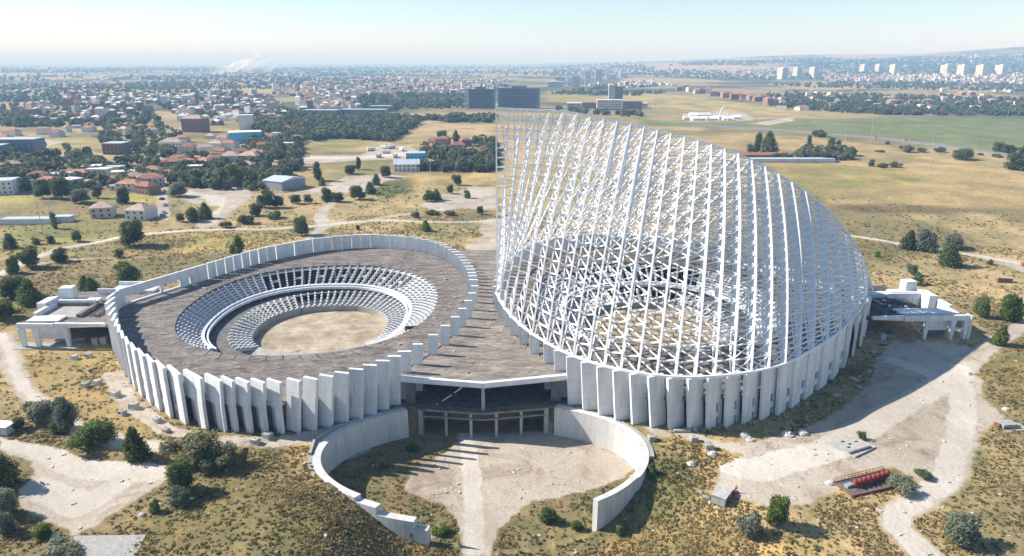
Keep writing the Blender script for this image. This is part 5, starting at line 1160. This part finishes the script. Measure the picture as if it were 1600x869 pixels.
lst = [(20,266,14),(46,290,16),(62,284,15),(78,292,14),(96,284,17),(112,292,15),(104,276,13),(128,280,14),(140,292,13),(146,270,15),(158,276,15),(168,264,14),(182,272,13),(176,286,14),(198,280,16),(212,286,15),(236,290,17),(232,302,15),(206,298,15),(190,296,13),(240,276,13),(270,262,15),(284,256,16),(296,262,15),(310,254,16),(322,262,14),(306,270,14),(338,256,15),(346,244,17),(362,252,18),(374,242,20),(392,252,20),(386,262,16),(404,246,16),(360,232,14),(340,232,13),(322,238,14),(296,238,13),(350,222,14),(330,216,13),(412,234,14),(276,274,16),(420,222,14),(436,216,13),(452,232,12),(466,222,12),(180,212,14),(196,208,14),(216,214,13),(222,204,13),(238,210,14),(252,206,13),(90,214,14),(70,210,14),(20,212,16),(8,222,14),(140,206,13),(156,214,13),(120,200,13),(104,206,13),(270,214,14),(286,222,13),(478,210,12),(490,206,12),(450,206,13)]
lst.sort(key=lambda e: (e[1] // 22, e[0]))
rows = {}
for u, v, w in lst: rows.setdefault(v // 22, []).append((u, v, w))
rown = {k: nm_ for k, nm_ in zip(sorted(rows, reverse=True), ['nearest row of the left village', 'second row of the left village', 'third row of the left village', 'fourth row of the left village', 'fifth row of the left village', 'last row of the left village'])}
for k, es in rows.items():
    es.sort()
    for i, (u, v, w) in enumerate(es):
        rf = rnd.choice(['tile', 'tile', 'tilep', 'tile', 'pale']); wl = rnd.choice(['cream', 'pale', 'cream', 'brick'])
        house(u, v, w * rnd.uniform(.85, 1.25), w * rnd.uniform(.55, .8), rnd.choice([3.4, 6, 6, 6.5]), wl, rf, {'tile': 'red-roofed', 'tilep': 'pale-roofed', 'pale': 'white-roofed'}[rf] + ' house, ' + rown[k] + ', ' + nth(i) + ' from left', G1, windows=(v > 275), flat=(rf == 'pale'))
# office towers, complex, tower blocks of flats
def tower(u, v, w, d, h, wall, label, group=None, rz=0.0, nm='tower_block', roofbox=True):
    p = ground(u, v); t = thing(nm, p, label, 'tower block' if nm == 'tower_block' else 'building', group)
    m = MB(); m.box((p[0], p[1], p[2] - 3), (w, d, h + 3), rz); m.build('wall', M[wall], t)
    co, si = math.cos(rz), math.sin(rz); nf = min(9, int(h / 4.2)); gm_ = M['glass'] if wall == 'office' else M['office']; st_ = h / (nf + .5)
    for j in range(nf):   # recessed window bands on both seen faces
        for cx2, sz in (((p[0] + (d / 2 + .06) * si, p[1] - (d / 2 + .06) * co), (w * .86, .12, 1.7)), ((p[0] - (w / 2 + .06) * co, p[1] - (w / 2 + .06) * si), (.12, d * .8, 1.7))):
            unit_part('window_band', gm_, t, (cx2[0], cx2[1], p[2] + 2 + j * st_), sz, rz)
    if roofbox: m = MB(); m.box((p[0], p[1], p[2] + h), (w * .35, d * .4, 4), rz); m.build('roof_house', M[wall], t)
    return t
tower(751, 169, 58, 22, 38, 'office', 'grey glass office slab, left one of the pair behind the sail top', 'office slabs', -.12, 'office_slab')
tower(811, 169, 84, 24, 40, 'office', 'wide grey glass office slab, right one of the pair behind the sail top', 'office slabs', -.12, 'office_slab')
tower(731, 169, 8, 22, 40, 'pale', 'narrow pale stair tower at the left end of the office slabs', None, -.12, 'stair_tower', False)
cx_ = [(897, 172, 30, 30, 14), (920, 169, 60, 26, 12), (955, 160, 14, 18, 40), (966, 160, 18, 22, 36), (952, 172, 50, 26, 20), (985, 170, 44, 24, 15), (1000, 168, 30, 18, 9)]
for i, e in enumerate(cx_): tower(*e, 'brick' if i % 2 else 'towerm', 'brownish block of the stepped complex, ' + nth(i) + ' from left', 'blocks of the brown complex behind the sail', -.1, 'complex_block', False)
for i, (u, v, w, h_) in enumerate(((875,134,40,34),(900,136,30,40),(918,134,24,56),(935,133,28,62),(868,136,60,20),(850,118,20,34),(867,117,26,40),(880,118,22,38),(955,124,60,26),(975,122,50,30),(893,134,26,30))):
    tower(u, v, w, w * .7, h_, 'pale', 'white tower block of the estate behind the sail top, ' + nth(i) + ' from left', 'white blocks of the estate behind the sail', -.1)
for i, (u, v, w, h_) in enumerate(((1222,124,34,52),(1245,121,32,50),(1271,121,34,50),(1349,114,34,48),(1372,113,30,46),(1396,116,34,52),(1477,118,40,54),(1503,119,40,56),(1532,121,38,58),(1562,121,40,58))):
    tower(u, v, w * 1.2, w * 1.1, h_ * 1.15, 'towerm', 'beige tower on the right skyline, ' + nth(i) + ' of ten from left', 'beige tower blocks on the right skyline', .35)
# long shed, ruin and tents right of the sail
house(1235,253,80,10,3,'whitein','metalroof','long low shed with white roof edge in the golden field',nm='shed',cat='shed',flat=True,rz=-.02,windows=False)
house(1194,246,50,8,3,'brick','tile','long low red-roofed shed behind the white one',nm='shed',cat='shed',rz=-.02,windows=False,hip=False)
for i, (u, v, w) in enumerate(((1078,187,22),(1092,188,26),(1110,188,24),(1124,186,18),(1100,182,20),(1136,188,14),(1084,182,16),(1150,186,12))):
    p = ground(u, v); t = thing('marquee', p, 'white marquee of the fairground beyond the sail, ' + nth(i) + ' in the cluster', 'marquee', 'white marquees of the fairground'); m = MB(); m.box(p, (w, 12, 3.2), rnd.uniform(-.3, .3)); m.build('side_wall', M['pale'], t); m = MB(); gable(m, (p[0], p[1], p[2] + 3.2), w, 12, 3.5, rnd.uniform(-.3, .3)); m.build('roof', M['pale'], t)
p = ground(1130, 189); t = thing('arch', p, 'slender white arch standing among the marquees', 'arch'); m = MB(); m.path([(p[0] + 7 * math.cos(a), p[1], p[2] + 22 * math.sin(a)) for a in np.linspace(0, math.pi, 17)], .8, 6); m.build('arch_tube', M['steel'], t)
# right-hand villas in the pines
rl = []
for i in range(64):
    u = rnd.uniform(1205, 1600); f = (u - 1205) / 395; rl.append((u, rnd.uniform(142, 172 + 6 * f)))
rl.sort(key=lambda e: (int((e[1] - 142) // 12), e[0])); cnt = {}
for u, v in rl:
    k = int((v - 142) // 12); i = cnt.get(k, 0); cnt[k] = i + 1; w = rnd.uniform(12, 20); rf = rnd.choice(['tile', 'tilep', 'tilep', 'pale'])
    house(u, v, w, w * .7, rnd.choice([6, 7, 9]), rnd.choice(['cream', 'pale', 'pale', 'brick']), rf, {'tile': 'red-roofed', 'tilep': 'pale-roofed', 'pale': 'white-roofed'}[rf] + ' villa in the right-hand pines, ' + ['back', 'upper', 'lower', 'front'][min(k, 3)] + ' row, ' + nth(i) + ' from left', 'villas among the pines on the right', windows=False, flat=(rf == 'pale'))
rl = [(1062 + 8.6 * i + rnd.uniform(-2, 2), 141 + .26 * 8.6 * i * .55 + rnd.uniform(-3, 3)) for i in range(17)]
for i, (u, v) in enumerate(rl): house(u, v, 20, 14, rnd.choice([10, 13]), rnd.choice(['brick', 'cream']), 'tile', 'brown terraced block on the edge of the tan field, ' + nth(i) + ' from the left', 'terraced blocks beyond the tan field', windows=False)
# parked vehicles
def vehicle(u, v, l_, w, h_, mt, lab, nm='parked_car', rz=0.0, grp=None):
    p = ground(u, v); co, si = math.cos(rz), math.sin(rz); t = thing(nm, p, lab, 'car' if 'car' in nm else 'lorry', grp)
    m = MB(); m.box((p[0], p[1], p[2] + .3), (l_, w, h_ * .45), rz); m.build('body', M[mt], t); m = MB(); m.box((p[0], p[1], p[2] + .3 + h_ * .45), (l_ * .55, w * .88, h_ * .4), rz); m.build('cabin', M['glass'], t)
    for a, b_ in ((-.32, -.5), (.32, -.5), (-.32, .5), (.32, .5)):
        x, y = a * l_, b_ * w * .9; q = Vector((p[0] + x * co - y * si, p[1] + x * si + y * co, p[2] + .33)); n_ = Vector((-si, co, 0)) * .12; m = MB(); m.tube(q - n_, q + n_, .33, 8); m.build('wheel', M['hole'], t)
for i, (u, v, mt) in enumerate(((256,334,'pale'),(254,338,'greyshed'),(258,322,'pale'),(253,312,'red'),(256,300,'pale'),(252,290,'greyshed'))):
    vehicle(u, v, 4.4, 1.8, 1.5, mt, {'pale': 'white', 'greyshed': 'grey', 'red': 'red'}[mt] + ' car parked on the village street, ' + nth(i) + ' from its near end', rz=1.5, grp='cars parked on the village street')
for i, (u, v, rz) in enumerate(((1368,217,-.1),(1415,221,-.15),(1290,210,-.1))): vehicle(u, v, 5, 2.2, 2, 'pale', 'white car on the carriageway, ' + nth(i) + ' in line', rz=rz, grp='cars on the carriageway')
for i, (u, v) in enumerate(((592,246),(604,240),(618,246),(628,236),(640,246),(580,236),(612,232),(600,232))):
    p = ground(u, v); t = thing('lorry_trailer', p, 'white trailer in the pale lorry yard, ' + nth(i) + ' standing there', 'trailer', 'trailers in the lorry yard'); rz = rnd.uniform(0, 3); m = MB(); m.box((p[0], p[1], p[2] + .9), (9, 2.5, 2.6), rz); m.build('box_body', M['pale'], t); m = MB(); m.box(p, (7, 2.2, .9), rz); m.build('chassis', M['hole'], t)

# ------------------------------------------------------------------ masses: woods and the far towns
def poly_px(n_, poly, g):
    P = np.array(poly, float); lo, hi = P.min(0), P.max(0); out = []; tot = 0
    while tot < n_:
        q = g.uniform(lo, hi, (n_ * 3, 2)); k = sd_poly(q[:, 0], q[:, 1], P) > 0; out.append(q[k]); tot += k.sum()
    return np.concatenate(out)[:n_]
def px_ground(q):
    dx = (q[:, 0] - 800) / F; dy = (434.5 - q[:, 1]) / F; c, s = math.cos(PITCH), math.sin(PITCH); fx, fy, fz = dx, c + dy * s, -s + dy * c
    X = fx * math.cos(YAW) + fy * math.sin(YAW); Y = -fx * math.sin(YAW) + fy * math.cos(YAW); hit = np.zeros(len(q)); t = 400.0
    while t < 16000:   # walk along the sight line until it meets the land
        un = hit == 0; zz = height(CX + X[un] * t, Y[un] * t, False); idx_ = np.where(un)[0][H + fz[un] * t <= zz]; hit[idx_] = t; t *= 1.012
    k = hit > 0; return CX + X[k] * hit[k], Y[k] * hit[k]
g = np.random.default_rng(11)
WOODS = [([(440,215),(480,185),(600,182),(660,186),(650,200),(610,222),(520,218),(450,226)], 1100), ([(650,186),(776,182),(776,192),(690,192),(668,190)], 120),
 ([(0,168),(120,160),(240,172),(250,192),(120,200),(0,200)], 600), ([(0,140),(300,138),(420,150),(460,178),(300,188),(240,165),(0,160)], 900), ([(380,180),(440,170),(480,180),(440,212),(400,205)], 300),
 ([(560,150),(700,146),(730,152),(730,170),(640,172),(560,176)], 450), ([(0,236),(100,232),(170,252),(250,250),(245,300),(160,300),(60,300),(0,296)], 210), ([(170,196),(260,196),(300,230),(250,250),(180,236),(150,220)], 160),
 ([(262,250),(420,250),(470,232),(480,256),(440,286),(400,300),(270,292),(262,270)], 230), ([(400,215),(470,226),(470,246),(420,250),(380,240)], 130),
 ([(1200,132),(1400,128),(1600,132),(1620,150),(1600,182),(1400,180),(1300,176),(1200,166)], 2200), ([(925,134),(1060,132),(1200,130),(1200,142),(1060,146),(930,150)], 700), ([(850,148),(1000,150),(1010,140),(1000,134),(925,138)], 260), ([(870,172),(1000,178),(1010,184),(880,178)], 60),
 ([(1360,172),(1430,172),(1440,181),(1370,180)], 220), ([(0,112),(800,106),(1200,96),(1600,98),(1600,116),(1200,126),(840,120),(420,140),(0,142)], 6500), ([(0,107),(700,103),(1000,98),(1600,88),(1600,98),(1000,106),(0,114)], 2600),
 ([(640,262),(776,262),(776,272),(660,270)], 60), ([(740,222),(776,222),(776,244),(745,240)], 40), ([(655,236),(776,244),(776,262),(680,256)], 130), ([(1250,238),(1330,240),(1336,250),(1250,250)], 50)]
Qs, n_all = [], 0
def crowns(qp, big=1.0):
    X, Y = px_ground(qp); D = np.hypot(X, Y); kp = (D < 2200) | (fbm(X, Y, 900, 91) > .44); X, Y, D = X[kp], Y[kp], D[kp]; k = len(X); hgt = g.uniform(4, 10, k) * big * (1 + np.clip(D - 2500, 0, 8000) / 6000); Z = height(X, Y, False)
    for lo_, hi_, per in ((0, 900, 70), (900, 1700, 34), (1700, 3500, 16), (3500, 1e9, 7)):
        s = (D >= lo_) & (D < hi_); kk = int(s.sum())
        if not kk: continue
        P = np.repeat(np.stack([X[s], Y[s], Z[s]], -1), per, 0); hh = np.repeat(hgt[s], per); ww = hh * .52
        d = g.normal(size=(kk * per, 3)); d /= np.linalg.norm(d, axis=1)[:, None]; r_ = (.75 + .35 * g.random(kk * per))
        Cc = P + np.stack([d[:, 0] * ww * r_, d[:, 1] * ww * r_, hh * (.5 + .46 * d[:, 2] * r_)], -1); nrm = d + .45 * g.normal(size=d.shape); nrm /= np.linalg.norm(nrm, axis=1)[:, None]
        t = np.cross(nrm, g.normal(size=d.shape)); t /= np.linalg.norm(t, axis=1)[:, None]; bt = np.cross(nrm, t); q = (hh * (1.1 / math.sqrt(per)))[:, None]
        Qs.append(np.stack([Cc - t * q - bt * q, Cc + t * q - bt * q * .8, Cc + t * q * .8 + bt * q, Cc - t * q + bt * q * .9], 1).reshape(-1, 3))
for poly, k in WOODS: crowns(poly_px(k, poly, g))
Q = np.concatenate(Qs); me_ = np_mesh('woodland', Q, np.arange(len(Q)).reshape(-1, 4), [L['wood']]); o = bpy.data.objects.new('woodland', me_); C.objects.link(o)
tag(o, 'dark woods, hedges and garden trees spreading to the horizon', 'woodland', kind='stuff')
TOWNS = [([(420,135),(560,122),(700,110),(800,112),(800,140),(730,150),(560,150),(430,150)], 750, .8), ([(840,140),(1010,128),(1060,134),(940,140),(850,146)], 200, .6), ([(1290,118),(1600,118),(1600,132),(1290,128)], 1500, .85), ([(1160,112),(1300,112),(1300,122),(1180,124)], 340, .7),
 ([(0,122),(420,118),(420,138),(300,134),(0,148)], 240, .5), ([(0,108),(800,104),(1000,102),(1000,114),(600,116),(0,122)], 220, .45), ([(1000,96),(1600,84),(1600,104),(1300,106),(1000,112)], 150, .5), ([(30,168),(180,165),(240,190),(60,196)], 90, .4), ([(250,160),(430,160),(450,186),(300,200)], 160, .6), ([(460,150),(560,150),(560,170),(470,176)], 120, .8), ([(100,150),(420,148),(420,160),(100,168)], 120, .3)]
V_, F_, I_ = [], [], []; o_ = 0
for poly, k, red in TOWNS:
    X, Y = px_ground(poly_px(k, poly, g)); kp = (fbm(X, Y, 1100, 95) > .45) | (red > .75); X, Y = X[kp], Y[kp]; k = len(X); Z = height(X, Y, False); D = np.hypot(X, Y); s = 1 + np.clip(D - 4000, 0, 9000) / 9000
    w = g.uniform(8, 17, k) * s; d = g.uniform(8, 13, k) * s; h_ = np.where(g.random(k) < .12, g.uniform(12, 20, k), g.uniform(4.5, 8, k)) * (1 + (s - 1) * .35); a = g.uniform(-.6, .6, k); rr_ = np.minimum(w, d) * .24
    cx4 = np.array([-.5, .5, .5, -.5]); cy4 = np.array([-.5, -.5, .5, .5]); x4 = cx4[None] * w[:, None]; y4 = cy4[None] * d[:, None]; ca, sa = np.cos(a)[:, None], np.sin(a)[:, None]
    gx4 = X[:, None] + x4 * ca - y4 * sa; gy4 = Y[:, None] + x4 * sa + y4 * ca
    bot = np.stack([gx4, gy4, np.repeat((Z - 4)[:, None], 4, 1)], -1); top = np.stack([gx4, gy4, np.repeat((Z + h_)[:, None], 4, 1)], -1)
    k_ = (w * .5 - d * .3)[:, None] * np.array([-1, 1])[None]; rid = np.stack([X[:, None] + k_ * ca, Y[:, None] + k_ * sa, np.repeat((Z + h_ + rr_)[:, None], 2, 1)], -1)
    V_.append(np.concatenate([bot, top, rid], 1).reshape(-1, 3)); b0 = (o_ + np.arange(k) * 10)[:, None, None]; o_ += 10 * k
    q = np.array([(0, 1, 5, 4), (1, 2, 6, 5), (2, 3, 7, 6), (3, 0, 4, 7), (4, 5, 9, 8), (5, 6, 9, 9), (6, 7, 8, 9), (7, 4, 8, 8)])
    F_.append((b0 + q[None]).reshape(-1, 4)); wl = g.choice([0, 1, 1, 2], k); rf = np.where(g.random(k) < red, g.choice([3, 4], k), 1); I_.append(np.concatenate([np.repeat(wl[:, None], 4, 1), np.repeat(rf[:, None], 4, 1)], 1).ravel())
V_, F_, I_ = np.concatenate(V_), np.concatenate(F_), np.concatenate(I_)
tri = F_[:, 2] == F_[:, 3]
me_ = bpy.data.meshes.new('far_town'); me_.from_pydata(V_.tolist(), [], [tuple(f[:3]) if t_ else tuple(f) for f, t_ in zip(F_.tolist(), tri.tolist())])
for k in ('cream', 'pale', 'brick', 'tile', 'tilep'): me_.materials.append(M[k])
me_.polygons.foreach_set('material_index', I_.astype(np.int32)); me_.update(); o = bpy.data.objects.new('far_town', me_); C.objects.link(o)
tag(o, 'thousands of small roofs of the towns fading towards the horizon', 'town', kind='stuff')
# ------------------------------------------------------------------ air: haze box and the smoke of a far fire
hm = bpy.data.materials.new('haze_air'); hm.use_nodes = True; n = hm.node_tree; n.nodes.clear(); ou = n.nodes.new('ShaderNodeOutputMaterial'); pv = n.nodes.new('ShaderNodeVolumePrincipled')
pv.inputs['Color'].default_value = (.33, .60, 1, 1); pv.inputs['Absorption Color'].default_value = (.88, .94, 1, 1); pv.inputs['Density'].default_value = HAZE; pv.inputs['Anisotropy'].default_value = .0; n.links.new(pv.outputs[0], ou.inputs['Volume'])
m = MB(); S = 64000; m.box((0, 0, -20), (2 * S, 2 * S, 420)); hz = m.build('haze', hm); tag(hz, 'thin bluish summer haze over the whole plain', 'haze', kind='stuff')
sm = bpy.data.materials.new('smoke_volume'); sm.use_nodes = True; n = sm.node_tree; n.nodes.clear(); ou = n.nodes.new('ShaderNodeOutputMaterial')
df = N(n, 'ShaderNodeBsdfDiffuse'); df.inputs[0].default_value = (.93, .94, .96, 1); tl = N(n, 'ShaderNodeBsdfTranslucent'); tl.inputs[0].default_value = (.93, .94, .96, 1); tp = N(n, 'ShaderNodeBsdfTransparent')
a1 = N(n, 'ShaderNodeMixShader'); a1.inputs[0].default_value = .5; n.links.new(df.outputs[0], a1.inputs[1]); n.links.new(tl.outputs[0], a1.inputs[2]); a2 = N(n, 'ShaderNodeMixShader')
no = N(n, 'ShaderNodeTexNoise', i_Scale=.006, i_Detail=5.0); gg = N(n, 'ShaderNodeNewGeometry'); n.links.new(gg.outputs['Position'], no.inputs[0]); rp_ = ramp(n, no.outputs[0], [(.35, (.0,) * 3), (.75, (.34,) * 3)])
n.links.new(rp_.outputs[0], a2.inputs[0]); n.links.new(tp.outputs[0], a2.inputs[1]); n.links.new(a1.outputs[0], a2.inputs[2]); n.links.new(a2.outputs[0], ou.inputs['Surface'])
fp = at(366, 119, 0); D_ = dist(fp); up_ = D_ / F; m = MB(); rs_ = random.Random(4)
def puff(c, r):
    K1, K2 = 10, 7; V = [(c[0] + r * 1.3 * math.sin(math.pi * j / (K2 - 1)) * math.cos(2 * math.pi * i / K1) * rs_.uniform(.8, 1.2), c[1] + r * math.sin(math.pi * j / (K2 - 1)) * math.sin(2 * math.pi * i / K1), c[2] + r * .8 * math.cos(math.pi * j / (K2 - 1)) * rs_.uniform(.85, 1.15)) for j in range(K2) for i in range(K1)]
    m.add(V, [(j * K1 + i, (j + 1) * K1 + i, (j + 1) * K1 + (i + 1) % K1, j * K1 + (i + 1) % K1) for j in range(K2 - 1) for i in range(K1)])
for i in range(26):
    t = i / 25; u_ = 368 + 90 * t + rs_.uniform(-4, 4); h_ = (3 + 24 * t * rs_.uniform(.35, 1.0)); r = (3 + 6.5 * t) * up_; puff((CX + (u_ - 775) * up_, fp[1] + rs_.uniform(-60, 60), max(r * .5, h_ * up_)), r)
sk = m.build('smoke', sm, None, True); tag(sk, 'white smoke of a distant field fire drifting right over the plain', 'smoke', kind='stuff')
for h__ in (): pass
